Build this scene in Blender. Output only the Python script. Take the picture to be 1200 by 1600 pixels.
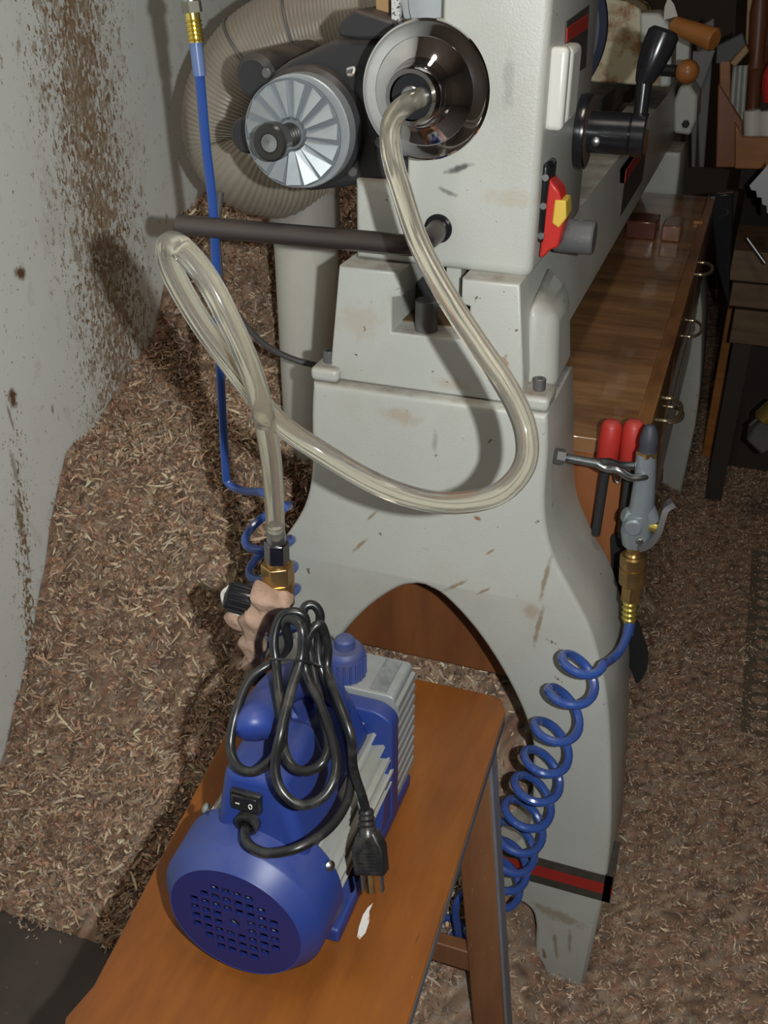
import bpy, bmesh, math, random
import numpy as np
from mathutils import Vector, Matrix
PI = math.pi
random.seed(4); rng = np.random.default_rng(4)
S = bpy.context.scene
for o in list(bpy.data.objects): bpy.data.objects.remove(o)
COL = S.collection
# ------------------------------------------------------------ camera, light, exposure
H, FPX = 1.25, 1558.8
PITCH, YAW = math.radians(30), math.radians(19.43)
cam = bpy.data.objects.new('camera', bpy.data.cameras.new('camera')); COL.objects.link(cam)
cam.location = (0, 0, H); cam.rotation_euler = (PI/2 - PITCH, 0, YAW)
cam.data.sensor_fit = 'HORIZONTAL'; cam.data.sensor_width = 36; cam.data.lens = FPX/1200*36
cam.data.clip_start = .02
S.camera = cam
S.view_settings.view_transform = 'Standard'; S.view_settings.look = 'None'
S.view_settings.gamma = 1; S.view_settings.use_curve_mapping = False
S.view_settings.exposure = 0.0
W = bpy.data.worlds.new('world'); S.world = W; W.use_nodes = True
W.node_tree.nodes['Background'].inputs[0].default_value = (.9, .8, .65, 1)
W.node_tree.nodes['Background'].inputs[1].default_value = .02
FW = Vector((-math.sin(YAW)*math.cos(PITCH), math.cos(YAW)*math.cos(PITCH), -math.sin(PITCH)))
RT = Vector((math.cos(YAW), math.sin(YAW), 0))
UP = RT.cross(FW)
fl = bpy.data.objects.new('camera_flash', bpy.data.lights.new('camera_flash', 'POINT')); COL.objects.link(fl)
fl.location = Vector((0, 0, H)) + RT*.072 + UP*.004
fl.data.energy = 35; fl.data.shadow_soft_size = .006; fl.data.color = (.965, 1, 1)
cl = bpy.data.objects.new('ceiling_glow', bpy.data.lights.new('ceiling_glow', 'AREA')); COL.objects.link(cl)  # unseen area lamp, added as weak ambient fill for the closed room
cl.location = (-.1, .5, 2.38); cl.data.shape = 'RECTANGLE'; cl.data.size = .15; cl.data.size_y = .6
cl.data.energy = 7; cl.data.color = (1, .90, .78)

# ------------------------------------------------------------ helpers
def P(px, py, Y=None, Z=None, X=None):
    r = FW + RT*((px-600)/FPX) - UP*((py-800)/FPX)
    t = Y/r.y if Y is not None else ((Z-H)/r.z if Z is not None else X/r.x)
    return Vector((0, 0, H)) + r*t
def V(*a): return Vector(a)
def cr(pts, n=10, closed=False):
    pts = [Vector(p) for p in pts]; out = []; N = len(pts)
    for i in range(N if closed else N-1):
        if closed: a, b, c, d = pts[i-1], pts[i], pts[(i+1) % N], pts[(i+2) % N]
        else:
            b, c = pts[i], pts[i+1]
            a = pts[i-1] if i else b*2-c
            d = pts[i+2] if i+2 < N else c*2-b
        for k in range(n):
            t = k/n
            out.append(.5*((2*b)+(c-a)*t+(2*a-5*b+4*c-d)*t*t+(3*b-a-3*c+d)*t**3))
    if not closed: out.append(pts[-1])
    return out
class MB:
    def __init__(s): s.v = []; s.f = []
    def add(s, vs, fs):
        o = len(s.v); s.v += [Vector(v) for v in vs]; s.f += [tuple(i+o for i in f) for f in fs]; return s
    def box(s, lo, hi, M=None):
        vs = [V(x, y, z) for x in (lo[0], hi[0]) for y in (lo[1], hi[1]) for z in (lo[2], hi[2])]
        if M: vs = [M @ v for v in vs]
        return s.add(vs, [(0,1,3,2),(4,6,7,5),(0,4,5,1),(2,3,7,6),(0,2,6,4),(1,5,7,3)])
    def beam(s, p0, p1, w, h, side=V(0,0,1)):      # bar between two points, w across, h along 'side'
        p0, p1 = Vector(p0), Vector(p1); d = (p1-p0).normalized()
        a = d.cross(side).normalized(); b = a.cross(d).normalized()
        vs = [p+a*(w/2*i)+b*(h/2*j) for p in (p0, p1) for i, j in ((-1,-1),(1,-1),(1,1),(-1,1))]
        return s.add(vs, [(0,3,2,1),(4,5,6,7),(0,1,5,4),(1,2,6,5),(2,3,7,6),(3,0,4,7)])
    def frame(s, d):
        d = Vector(d).normalized(); a = d.cross(V(0,0,1) if abs(d.z) < .9 else V(1,0,0)).normalized()
        return d, a, d.cross(a)
    def rev(s, prof, p0, d, n=32, ph=0, ring=False):            # profile [(t, r)] along axis d
        d, a, b = s.frame(d); p0 = Vector(p0); vs = []; fs = []
        for t, r in prof:
            for k in range(n):
                th = 2*PI*k/n+ph; vs.append(p0+d*t+(a*math.cos(th)+b*math.sin(th))*max(r, 1e-5))
        for i in range(len(prof)-1):
            for k in range(n):
                k2 = (k+1) % n; fs.append((i*n+k, (i+1)*n+k, (i+1)*n+k2, i*n+k2))
        if ring or abs(prof[0][0]-prof[-1][0]) < 1e-6 and prof[-1][1] > 1e-4:
            o = (len(prof)-1)*n
            for k in range(n): fs.append((o+k, k, (k+1) % n, o+(k+1) % n))
            return s.add(vs, fs)
        if prof[0][1] > 1e-4: fs.append(tuple(range(n)))
        if prof[-1][1] > 1e-4: fs.append(tuple(reversed(range((len(prof)-1)*n, len(prof)*n))))
        return s.add(vs, fs)
    def cyl(s, p0, p1, r0, r1=None, n=24, b=0, ph=0):
        p0, p1 = Vector(p0), Vector(p1); L = (p1-p0).length; r1 = r0 if r1 is None else r1
        pr = [(0, r0-b), (b, r0), (L-b, r1), (L, r1-b)] if b else [(0, r0), (L, r1)]
        return s.rev(pr, p0, p1-p0, n, ph)
    def tube(s, pts, r, n=12, closed=False, caps=True):
        pts = [Vector(p) for p in pts]; N = len(pts); rs = r if hasattr(r, '__len__') else [r]*N
        vs = []; fs = []; u = None
        for i, p in enumerate(pts):
            if closed: t = pts[(i+1) % N]-pts[i-1]
            else: t = pts[min(i+1, N-1)]-pts[max(i-1, 0)]
            t.normalize()
            if u is None: u = t.cross(V(0,0,1) if abs(t.z) < .9 else V(1,0,0)).normalized()
            else: u = (u-t*u.dot(t)).normalized()
            w = t.cross(u)
            for k in range(n):
                th = 2*PI*k/n; vs.append(p+(u*math.cos(th)+w*math.sin(th))*rs[i])
        for i in range(N if closed else N-1):
            j = (i+1) % N
            for k in range(n):
                k2 = (k+1) % n; fs.append((i*n+k, i*n+k2, j*n+k2, j*n+k))
        if caps and not closed:
            fs.append(tuple(reversed(range(n)))); fs.append(tuple(range((N-1)*n, N*n)))
        return s.add(vs, fs)
    def prism(s, poly, off):                        # poly: 3D points, extruded by off
        off = Vector(off); n = len(poly); vs = [Vector(p) for p in poly]+[Vector(p)+off for p in poly]
        fs = [tuple(range(n)), tuple(reversed(range(n, 2*n)))]+[(i, n+i, n+(i+1) % n, (i+1) % n) for i in range(n)]
        return s.add(vs, fs)
    def plate(s, polys, y0, y1, bevel=0, back=None):  # XZ outlines (first outer, rest holes), through Y
        cu = bpy.data.curves.new('tmp', 'CURVE'); cu.dimensions = '2D'; cu.fill_mode = 'BOTH'
        cu.extrude = (y1-y0)/2-bevel; cu.bevel_depth = bevel; cu.offset = -bevel; cu.bevel_resolution = 2
        for pl in polys:
            sp = cu.splines.new('POLY'); sp.points.add(len(pl)-1); sp.use_cyclic_u = True
            for q, (x, z) in zip(sp.points, pl): q.co = (x, z, 0, 1)
        ob = bpy.data.objects.new('tmp', cu); COL.objects.link(ob)
        me = bpy.data.meshes.new_from_object(ob.evaluated_get(bpy.context.evaluated_depsgraph_get()))
        vs = []
        for v in me.vertices:
            x, z, w = v.co; y = (y0+y1)/2-w
            if back:
                x += back(x, z)*(y-y0)/(y1-y0)
            vs.append(V(x, y, z))
        fs = [tuple(p.vertices) for p in me.polygons]
        bpy.data.objects.remove(ob); bpy.data.curves.remove(cu); bpy.data.meshes.remove(me)
        return s.add(vs, fs)
    def build(s, name, mat, parent=None, bevel=0, sharp=35, seg=2, fix=True):
        me = bpy.data.meshes.new(name); root = parent
        while root is not None and root.parent is not None: root = root.parent
        off = root.location if root is not None else V(0,0,0)
        me.from_pydata([v-off for v in s.v], [], s.f)
        if fix:
            bm = bmesh.new(); bm.from_mesh(me); bmesh.ops.remove_doubles(bm, verts=bm.verts, dist=1e-6)
            bmesh.ops.recalc_face_normals(bm, faces=bm.faces); bm.to_mesh(me); bm.free()
        me.polygons.foreach_set('use_smooth', [True]*len(me.polygons)); me.set_sharp_from_angle(angle=math.radians(sharp))
        me.materials.append(mat); o = bpy.data.objects.new(name, me); COL.objects.link(o); o.parent = parent
        if bevel:
            m = o.modifiers.new('bevel', 'BEVEL'); m.width = bevel; m.segments = seg; m.limit_method = 'ANGLE'; m.angle_limit = math.radians(30)
            m.harden_normals = False
        return o
def tag(o, label, cat, group=None, kind=None):
    o['label'] = label; o['category'] = cat
    if group: o['group'] = group
    if kind: o['kind'] = kind
    return o
def thing(name, loc, label, cat, group=None):
    o = bpy.data.objects.new(name, None); COL.objects.link(o); o.location = Vector(loc); o.empty_display_size = .02
    return tag(o, label, cat, group)
def struct(o): o['kind'] = 'structure'; return o
def rounded(pts, r, n=5):
    out = []; N = len(pts)
    for i, p in enumerate(pts):
        p = Vector(p); a = Vector(pts[i-1]); b = Vector(pts[(i+1) % N])
        ra = min(r, (a-p).length*.45, (b-p).length*.45)
        p0 = p+(a-p).normalized()*ra; p1 = p+(b-p).normalized()*ra
        for k in range(n+1):
            t = k/n; out.append(p0*(1-t)**2+p*2*t*(1-t)+p1*t*t)
    return out

# ------------------------------------------------------------ materials
def mk(name, col, rough=.5, metal=0, col2=None, scale=20, amt=.5, stretch=(1,1,1), bump=0, bscale=None, detail=6,
       specks=None, spk_scale=60, spk_th=.72, dust=None, trans=0, ior=1.45, coat=0, spec=.5, lo=.35, hi=.65):
    m = bpy.data.materials.new(name); m.use_nodes = True; nt = m.node_tree; N = nt.nodes; L = nt.links
    b = N['Principled BSDF']
    b.inputs['Roughness'].default_value = rough; b.inputs['Metallic'].default_value = metal
    b.inputs['Transmission Weight'].default_value = trans; b.inputs['IOR'].default_value = ior
    b.inputs['Coat Weight'].default_value = coat; b.inputs['Specular IOR Level'].default_value = spec
    g = N.new('ShaderNodeNewGeometry'); mp = N.new('ShaderNodeMapping'); L.new(g.outputs['Position'], mp.inputs[0])
    mp.inputs['Scale'].default_value = stretch
    out = None
    def noise(sc, det=detail, src=mp):
        n = N.new('ShaderNodeTexNoise'); n.inputs['Scale'].default_value = sc; n.inputs['Detail'].default_value = det
        n.inputs['Roughness'].default_value = .65
        L.new(src.outputs[0], n.inputs['Vector']); return n.outputs[0]
    def ramp(src, a, bb):
        r = N.new('ShaderNodeMapRange'); r.inputs['From Min'].default_value = a; r.inputs['From Max'].default_value = bb
        L.new(src, r.inputs[0]); return r.outputs[0]
    def mix(f, a, c2):
        x = N.new('ShaderNodeMix'); x.data_type = 'RGBA'
        if hasattr(f, 'links'): L.new(f, x.inputs[0])
        else: x.inputs[0].default_value = f
        for i, c in ((6, a), (7, c2)):
            if hasattr(c, 'links'): L.new(c, x.inputs[i])
            else: x.inputs[i].default_value = (*c, 1)
        return x.outputs[2]
    def mul(a, k):
        x = N.new('ShaderNodeMath'); x.operation = 'MULTIPLY'; L.new(a, x.inputs[0])
        if hasattr(k, 'links'): L.new(k, x.inputs[1])
        else: x.inputs[1].default_value = k
        return x.outputs[0]
    out = col
    if col2: out = mix(mul(ramp(noise(scale), lo, hi), amt), col, col2)
    if specks:
        for sc, th, c in specks: out = mix(ramp(noise(sc, 3), th, th+.03), out, c)
    if dust:                                         # dust lies on faces that look up
        c, k = dust; sx = N.new('ShaderNodeSeparateXYZ'); L.new(g.outputs['Normal'], sx.inputs[0])
        f = mul(ramp(sx.outputs[2], .35, 1), mul(ramp(noise(25), .3, .75), k))
        out = mix(f, out, c)
        r = N.new('ShaderNodeMix'); L.new(f, r.inputs[0]); r.inputs[2].default_value = rough; r.inputs[3].default_value = .9
        L.new(r.outputs[0], b.inputs['Roughness'])
    if hasattr(out, 'links'): L.new(out, b.inputs['Base Color'])
    else: b.inputs['Base Color'].default_value = (*out, 1)
    if bump:
        bp = N.new('ShaderNodeBump'); bp.inputs['Strength'].default_value = bump; bp.inputs['Distance'].default_value = .002
        L.new(noise(bscale or scale), bp.inputs['Height']); L.new(bp.outputs[0], b.inputs['Normal'])
    m['helpers'] = 1
    return m, (N, L, g, mp, b, noise, ramp, mix, mul)
def M_(*a, **k): return mk(*a, **k)[0]
CREAM = M_('cream_enamel', (.445,.45,.41), .34, col2=(.36,.325,.26), scale=9, amt=.45, lo=.5, hi=.8, bump=.22, bscale=420,
           specks=[(55,.705,(.16,.12,.08)), (22,.715,(.32,.24,.16)), (130,.725,(.06,.055,.05))], dust=((.17,.12,.085),.85))
XL_ = -.95
def stains(mat, items):
    nt = mat.node_tree; N = nt.nodes; L = nt.links; b = N['Principled BSDF']; g = N['Geometry'] if 'Geometry' in N else next(n for n in N if n.type == 'NEW_GEOMETRY')
    cur = b.inputs['Base Color'].links[0].from_socket
    nz = N.new('ShaderNodeTexNoise'); nz.inputs['Scale'].default_value = 90; nz.inputs['Detail'].default_value = 4; L.new(g.outputs['Position'], nz.inputs['Vector'])
    for (px, py, Y, hl, hw, ang, col, k) in items:
        c = P(px, py, Y=Y if Y else 1)
        mp = N.new('ShaderNodeMapping'); mp.vector_type = 'TEXTURE'; L.new(g.outputs['Position'], mp.inputs[0])
        mp.inputs['Location'].default_value = c; mp.inputs['Rotation'].default_value = (0, math.radians(ang), 0); mp.inputs['Scale'].default_value = (hl, .02, hw)
        if Y is None: c = P(px, py, X=XL_); mp.inputs['Location'].default_value = c; mp.inputs['Rotation'].default_value = (math.radians(ang), 0, 0); mp.inputs['Scale'].default_value = (.02, hl, hw)
        ln = N.new('ShaderNodeVectorMath'); ln.operation = 'LENGTH'; L.new(mp.outputs[0], ln.inputs[0])
        ad = N.new('ShaderNodeMath'); ad.operation = 'MULTIPLY_ADD'; L.new(nz.outputs[0], ad.inputs[0]); ad.inputs[1].default_value = -1.6; L.new(ln.outputs['Value'], ad.inputs[2])
        mr = N.new('ShaderNodeMapRange'); mr.inputs['From Min'].default_value = .25; mr.inputs['From Max'].default_value = -.35
        mr.inputs['To Min'].default_value = 0; mr.inputs['To Max'].default_value = k; L.new(ad.outputs[0], mr.inputs[0])
        x = N.new('ShaderNodeMix'); x.data_type = 'RGBA'; L.new(mr.outputs[0], x.inputs[0]); L.new(cur, x.inputs[6]); x.inputs[7].default_value = (*col, 1); cur = x.outputs[2]
    L.new(cur, b.inputs['Base Color'])
TN = (.24,.17,.10); DK_ = (.06,.055,.05)
stains(CREAM, [(852,905,.9,.030,.0032,-83,TN,.8),(842,975,.9,.030,.0032,-84,TN,.8),(795,125,.94,.026,.006,90,DK_,.25),(722,262,.94,.016,.004,-18,DK_,.9),
    (625,650,.9,.026,.010,5,(.36,.26,.17),.5),(582,805,.9,.011,.0022,-50,TN,.8),(562,852,.9,.014,.0025,-50,TN,.8),(712,915,.9,.020,.0025,-38,TN,.8),(757,923,.9,.013,.002,-38,TN,.8),
    (766,862,.9,.008,.002,-45,TN,.8),(830,955,.9,.012,.014,0,(.34,.22,.15),.55),(870,1430,.9,.042,.012,12,TN,.6),(868,1478,.9,.030,.0035,80,TN,.7),(890,1470,.9,.028,.003,85,TN,.6),(850,1490,.9,.012,.003,75,(.2,.09,.04),.8),
    (680,690,.9,.004,.012,0,DK_,.35),(745,810,.9,.005,.003,20,(.25,.10,.05),.9),(800,310,.94,.03,.01,0,(.40,.35,.26),.5),(560,500,.915,.03,.02,0,(.38,.30,.21),.4),(700,300,.94,.01,.003,20,DK_,.6),(707,600,.915,.02,.008,10,(.38,.30,.21),.5)])
CREAMRUST = M_('rust_stained_enamel', (.47,.42,.29), .5, col2=(.22,.11,.03), scale=16, amt=1, lo=.46, hi=.58, bump=.15, bscale=200, specks=[(50,.72,(.08,.05,.03))])
WHITEP = M_('white_plastic', (.62,.61,.56), .3, specks=[(90,.76,(.1,.1,.1))])
BLACKM = M_('black_gloss', (.012,.012,.014), .22, coat=.3)
BLACKD = M_('black_dusty_casting', (.022,.022,.026), .4, dust=((.16,.12,.09),.75), col2=(.04,.036,.032), scale=14)
BLACKR = M_('black_rubber', (.010,.010,.011), .28, col2=(.07,.065,.055), scale=34, amt=.7, lo=.52, hi=.72, dust=((.09,.085,.07),.25))
CHROME = M_('chrome', (.62,.61,.62), .07, 1, col2=(.5,.49,.5), scale=40, amt=.5, specks=[(160,.74,(.3,.3,.3))])
STEEL = M_('zinc_steel', (.36,.37,.37), .36, 1)
DSTEEL = M_('dark_steel_bar', (.12,.10,.095), .28, .8, dust=((.16,.12,.09),.45))
IRON = M_('grey_iron', (.16,.165,.17), .45, .6, col2=(.2,.17,.14), scale=30)
ALU = M_('cast_aluminium', (.46,.50,.52), .45, .55, col2=(.36,.37,.36), scale=30, amt=.5, bump=.05)
GUNALU = M_('gun_grey', (.33,.37,.40), .36, .6, col2=(.28,.3,.31), scale=60)
BRASS = M_('brass', (.52,.34,.13), .3, .9, col2=(.3,.18,.08), scale=60, amt=.7)
YBRASS = M_('bright_brass', (.7,.55,.14), .25, .9)
CLEAR = None
BLUEH = M_('blue_hose', (.028,.075,.29), .2, coat=.4, dust=((.2,.15,.14),.2))
BLUEP = M_('blue_pump_enamel', (.015,.038,.20), .40, col2=(.028,.045,.16), scale=14, amt=.6, dust=((.13,.12,.16),.35))
BLUEC = M_('blue_cap_plastic', (.03,.06,.24), .5, col2=(.06,.06,.1), scale=40, amt=.7, dust=((.12,.11,.10),.6))
FINM = M_('grey_fin_casting', (.40,.41,.38), .5, .25, col2=(.30,.30,.28), scale=50, dust=((.4,.36,.26),.5))
OILG = M_('oil_box_grey', (.34,.36,.36), .45, .3, col2=(.25,.25,.24), scale=25, amt=.5, dust=((.3,.27,.22),.4))
TAPE = M_('tan_putty', (.44,.29,.21), .8, col2=(.31,.19,.13), scale=60, bump=1, bscale=160)
DUCTM = M_('duct_plastic', (.28,.25,.20), .36, col2=(.17,.13,.10), scale=10, amt=.6, dust=((.3,.25,.2),.3))
PVC = M_('white_pipe', (.55,.54,.48), .4, col2=(.3,.22,.15), scale=8, amt=.35, lo=.5, hi=.75, stretch=(1,1,.5), specks=[(40,.76,(.2,.12,.06))])
RED = M_('red_plastic', (.48,.025,.02), .35); REDD = M_('red_grip', (.40,.028,.02), .45, dust=((.4,.2,.18),.3))
YEL = M_('yellow_plastic', (.62,.42,.06), .4)
REDS = M_('red_stripe', (.35,.02,.015), .5, col2=(.25,.03,.02), scale=40); DKS = M_('dark_stripe', (.04,.035,.03), .5, col2=(.09,.08,.06), scale=60)
KNOBG = M_('grey_knob', (.10,.10,.10), .5, specks=[(160,.68,(.35,.33,.3))])
STOOLW = M_('stained_wood', (.235,.075,.010), .40, col2=(.14,.042,.008), scale=4, amt=.9, stretch=(6,1,1), bump=.06, bscale=70, detail=8,
            specks=[(120,.74,(.4,.25,.14)), (14,.71,(.13,.05,.015))], coat=.12)
STOOLE = M_('blue_grey_painted_edge', (.19,.20,.235), .5, col2=(.13,.12,.13), scale=20)
LEGW = M_('dusty_brown_wood', (.17,.065,.025), .5, col2=(.28,.13,.06), scale=6, stretch=(3,3,.5), amt=.7, specks=[(130,.70,(.36,.24,.17))])
PLY = M_('varnished_plywood', (.34,.18,.08), .28, col2=(.11,.045,.018), scale=4, amt=.95, stretch=(1,6,1), lo=.36, hi=.70, detail=9, coat=.5,
         specks=[(60,.75,(.4,.28,.16))])
CABW = M_('varnished_brown_board', (.29,.105,.035), .4, col2=(.17,.06,.025), scale=5, stretch=(4,4,.6), amt=.8)
RAILW = M_('cabinet_rail_wood', (.27,.13,.045), .35, col2=(.12,.045,.02), scale=5, stretch=(3,1,3), amt=.9, coat=.3)
PANB = M_('pale_blue_grey_panel', (.36,.37,.37), .5, specks=[(70,.76,(.2,.15,.1))])
OLDW = M_('dark_old_board', (.13,.085,.045), .55, col2=(.07,.04,.02), scale=6, stretch=(1,6,6), amt=.8)
ORW = M_('orange_wood', (.36,.14,.035), .4, col2=(.22,.08,.02), scale=10, stretch=(1,1,5), amt=.7, coat=.3)
LTW = M_('light_wood', (.40,.25,.12), .5, col2=(.25,.14,.06), scale=10)
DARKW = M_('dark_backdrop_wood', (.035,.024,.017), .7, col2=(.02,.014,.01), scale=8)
WIRE = M_('bronzed_wire', (.30,.24,.15), .3, .8)
PAINTB = M_('white_paint', (.62,.60,.55), .5, specks=[(200,.6,(.45,.25,.1))])
RUBB = M_('dark_tip_rubber', (.04,.042,.055), .55)
SAWM = M_('saw_steel', (.33,.34,.35), .45, .4)
MATR = M_('dusty_rubber_mat', (.10,.08,.055), .8, col2=(.17,.125,.085), scale=40)

def glassy():
    m = bpy.data.materials.new('clear_vinyl'); m.use_nodes = True; nt = m.node_tree; b = nt.nodes['Principled BSDF']
    b.inputs['Base Color'].default_value = (.90,.87,.78,1); b.inputs['Roughness'].default_value = .13
    b.inputs['Transmission Weight'].default_value = .94; b.inputs['IOR'].default_value = 1.24
    return m
CLEAR = glassy()

# wall: grey-white sheet with a vertical band of brown spatter
def wall_mat():
    m, (N, L, g, mp, b, noise, ramp, mix, mul) = mk('spattered_white_wall', (.66,.66,.63), .45, bump=.05, bscale=300)
    sx = N.new('ShaderNodeSeparateXYZ'); L.new(g.outputs['Position'], sx.inputs[0])
    st = N.new('ShaderNodeMapping'); st.inputs['Scale'].default_value = (1,1,.55); L.new(g.outputs['Position'], st.inputs[0])
    def band(y0, slope, w):
        a = N.new('ShaderNodeMath'); a.operation = 'MULTIPLY_ADD'; L.new(sx.outputs[2], a.inputs[0]); a.inputs[1].default_value = -slope; a.inputs[2].default_value = -y0
        s2 = N.new('ShaderNodeMath'); s2.operation = 'ADD'; L.new(a.outputs[0], s2.inputs[0]); L.new(sx.outputs[1], s2.inputs[1])
        ab = N.new('ShaderNodeMath'); ab.operation = 'ABSOLUTE'; L.new(s2.outputs[0], ab.inputs[0])
        r = N.new('ShaderNodeMapRange'); r.inputs['From Min'].default_value = 0; r.inputs['From Max'].default_value = w
        r.inputs['To Min'].default_value = 1; r.inputs['To Max'].default_value = 0; L.new(ab.outputs[0], r.inputs[0]); return r.outputs[0]
    def thr(n, bnd, k, th):
        a = N.new('ShaderNodeMath'); a.operation = 'MULTIPLY_ADD'; L.new(bnd, a.inputs[0]); a.inputs[1].default_value = k; L.new(n, a.inputs[2])
        return ramp(a.outputs[0], th, th+.04)
    n1 = noise(210, 4, st); n2 = noise(85, 6, st); n5 = noise(24, 5, st); n3 = noise(8, 3, st)
    c = mix(mul(ramp(n3, .4, .7), .25), (.84,.87,.83), (.72,.70,.62))
    b1 = band(BAND[0], BAND[1], .16)
    c = mix(mul(thr(n5, b1, .30, .60), .15), c, (.42,.31,.20))
    c = mix(thr(n1, b1, .21, .655), c, (.27,.175,.10))
    c = mix(mul(thr(n2, b1, .20, .64), .7), c, (.36,.26,.17))
    up = ramp(sx.outputs[2], .75, .5)
    b2 = mul(band(BAND2[0], BAND2[1], .035), up)
    c = mix(thr(n1, b2, .22, .68), c, (.28,.18,.10))
    n4 = noise(45, 3, st)
    c = mix(ramp(n4, .735, .75), c, (.16,.09,.05))
    L.new(c, b.inputs['Base Color']); return m
q0, q1 = P(118, 60, X=-.95), P(170, 430, X=-.95); sl = (q1.y-q0.y)/(q1.z-q0.z); BAND = (q0.y-sl*q0.z, sl)
q0, q1 = P(22, 640, X=-.95), P(38, 870, X=-.95); sl = (q1.y-q0.y)/(q1.z-q0.z); BAND2 = (q0.y-sl*q0.z, sl)
WALLM = wall_mat()
BR_ = (.16,.085,.045)
stains(WALLM, [(32,427,None,.013,.014,20,BR_,1),(20,622,None,.012,.018,0,BR_,1),(16,650,None,.003,.03,5,TN,.7),(22,730,None,.006,.035,0,TN,.6),(30,810,None,.008,.05,-5,TN,.6),(42,860,None,.003,.06,-5,TN,.6),(82,640,None,.004,.010,0,BR_,.7),(300,90,None,.01,.01,0,TN,.5)])
FLOORM = M_('dark_floor', (.085,.065,.055), .55, col2=(.05,.038,.032), scale=7, amt=.9, specks=[(90,.73,(.25,.18,.14))])
DRYWALL = M_('brown_panel_wall', (.10,.07,.05), .7, col2=(.06,.04,.03), scale=3)

# ------------------------------------------------------------ room
XL, XR, YB, YF, ZC = -.95, 1.9, 4.4, -1.6, 2.4
struct(MB().box((XL-.05,YF,-.05), (XR,YB,0)).build('floor', FLOORM))
struct(MB().box((XL-.05,YF,0), (XL,YB,ZC)).build('wall_left', WALLM))
struct(MB().box((XL,YB,0), (XR,YB+.05,ZC)).build('wall_back', DRYWALL))
struct(MB().box((XR,YF,0), (XR+.05,YB,ZC)).build('wall_right', DRYWALL))
struct(MB().box((XL,YF-.05,0), (XR,YF,ZC)).build('wall_front', DRYWALL))
struct(MB().box((XL,YF,ZC), (XR,YB,ZC+.05)).build('ceiling', DRYWALL))

# ------------------------------------------------------------ wood shavings (uncountable)
WY = [0, .70, .74, .80, .902, .962, 1.107, 1.179, 1.364, 1.467, 1.578, 1.75, 2.2, 3.2, 4.5]
WZ = [0, 0, .0, .055, .149, .217, .441, .52, .58, .661, .815, .86, .80, .5, .2]
def height(x, y):
    x = np.asarray(x, float); y = np.asarray(y, float)
    hw = np.interp(y, WY, WZ)
    fx = np.interp(x, [-.95, -.62, -.5, -.40, -.25, -.15, -.12, -.075, .0], [1, .93, .84, .86, .93, .95, .60, .05, 0])
    wob = .012*np.sin(x*23+y*9)+.010*np.sin(y*31-x*17)+.008*np.sin(x*61+1)*np.sin(y*47)
    h = hw*fx
    h = np.where((x > -.49) & (y > .95), np.minimum(h, .365), h)
    return h+wob*np.clip(h*6, 0, 1)+np.where((y > .735), .004, -.01)
def shav_material(name):
    m = bpy.data.materials.new(name); m.use_nodes = True; nt = m.node_tree; b = nt.nodes['Principled BSDF']
    a = nt.nodes.new('ShaderNodeVertexColor'); a.layer_name = 'Col'; nt.links.new(a.outputs[0], b.inputs['Base Color'])
    b.inputs['Roughness'].default_value = .75; b.inputs['Specular IOR Level'].default_value = .25
    return m
SHM = shav_material('wood_shaving')
PAL = np.array([(.42,.28,.185),(.36,.235,.15),(.52,.38,.26),(.28,.18,.12),(.44,.24,.16),(.19,.125,.09),(.38,.30,.235),(.60,.48,.33)])
def strips(cx, cy, cz, n, seg, Lc, curv, wid, nz, pal, tone):
    """n curved ribbons; returns verts, quads, colours"""
    th = rng.uniform(0, 2*PI, n); tilt = rng.normal(0, nz, n); roll = rng.uniform(0, PI, n)
    d = np.stack([np.cos(th)*np.cos(tilt), np.sin(th)*np.cos(tilt), np.sin(tilt)], 1)
    ref = rng.normal(0, 1, (n, 3)); w = np.cross(d, ref); w /= np.linalg.norm(w, axis=1)[:, None]; u = np.cross(w, d)
    ang = curv; R = Lc/np.maximum(ang, .05)
    t = np.linspace(-.5, .5, seg+1)
    V0 = np.empty((n, seg+1, 2, 3)); c = np.stack([cx, cy, cz], 1)
    for i, s in enumerate(t):
        a = ang*s
        p = c+d*(R*np.sin(a))[:, None]+u*(R*(1-np.cos(a)))[:, None]+w*(s*wid*1.5)[:, None]
        taper = 1-.6*abs(s*2)**2
        V0[:, i, 0] = p-w*(wid*.5*taper)[:, None]; V0[:, i, 1] = p+w*(wid*.5*taper)[:, None]
    vs = V0.reshape(-1, 3); k = np.arange(n)[:, None]*(seg+1)*2+np.arange(seg)[None]*2
    f = np.stack([k, k+1, k+3, k+2], -1).reshape(-1, 4)
    col = pal[rng.integers(0, len(pal), n)]*tone[:, None]*rng.uniform(.75, 1.2, n)[:, None]
    colv = np.repeat(col, (seg+1)*2, axis=0)
    return vs, f, np.minimum(colv*1.12, .8)
def np_mesh(name, parts, mat, smooth=True):
    vs = []; fs = []; cs = []; o = 0
    for v, f, c in parts: vs.append(v); fs.append(f+o); cs.append(c); o += len(v)
    v = np.concatenate(vs); f = np.concatenate(fs); c = np.concatenate(cs)
    me = bpy.data.meshes.new(name); me.vertices.add(len(v)); me.vertices.foreach_set('co', v.ravel().astype(np.float32))
    me.loops.add(len(f)*4); me.loops.foreach_set('vertex_index', f.ravel().astype(np.int32))
    me.polygons.add(len(f)); me.polygons.foreach_set('loop_start', np.arange(len(f))*4)
    me.update(calc_edges=True)
    at = me.color_attributes.new('Col', 'FLOAT_COLOR', 'POINT')
    at.data.foreach_set('color', np.concatenate([c, np.ones((len(c), 1))], 1).ravel().astype(np.float32))
    me.materials.append(mat); ob = bpy.data.objects.new(name, me); COL.objects.link(ob); return ob
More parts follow.
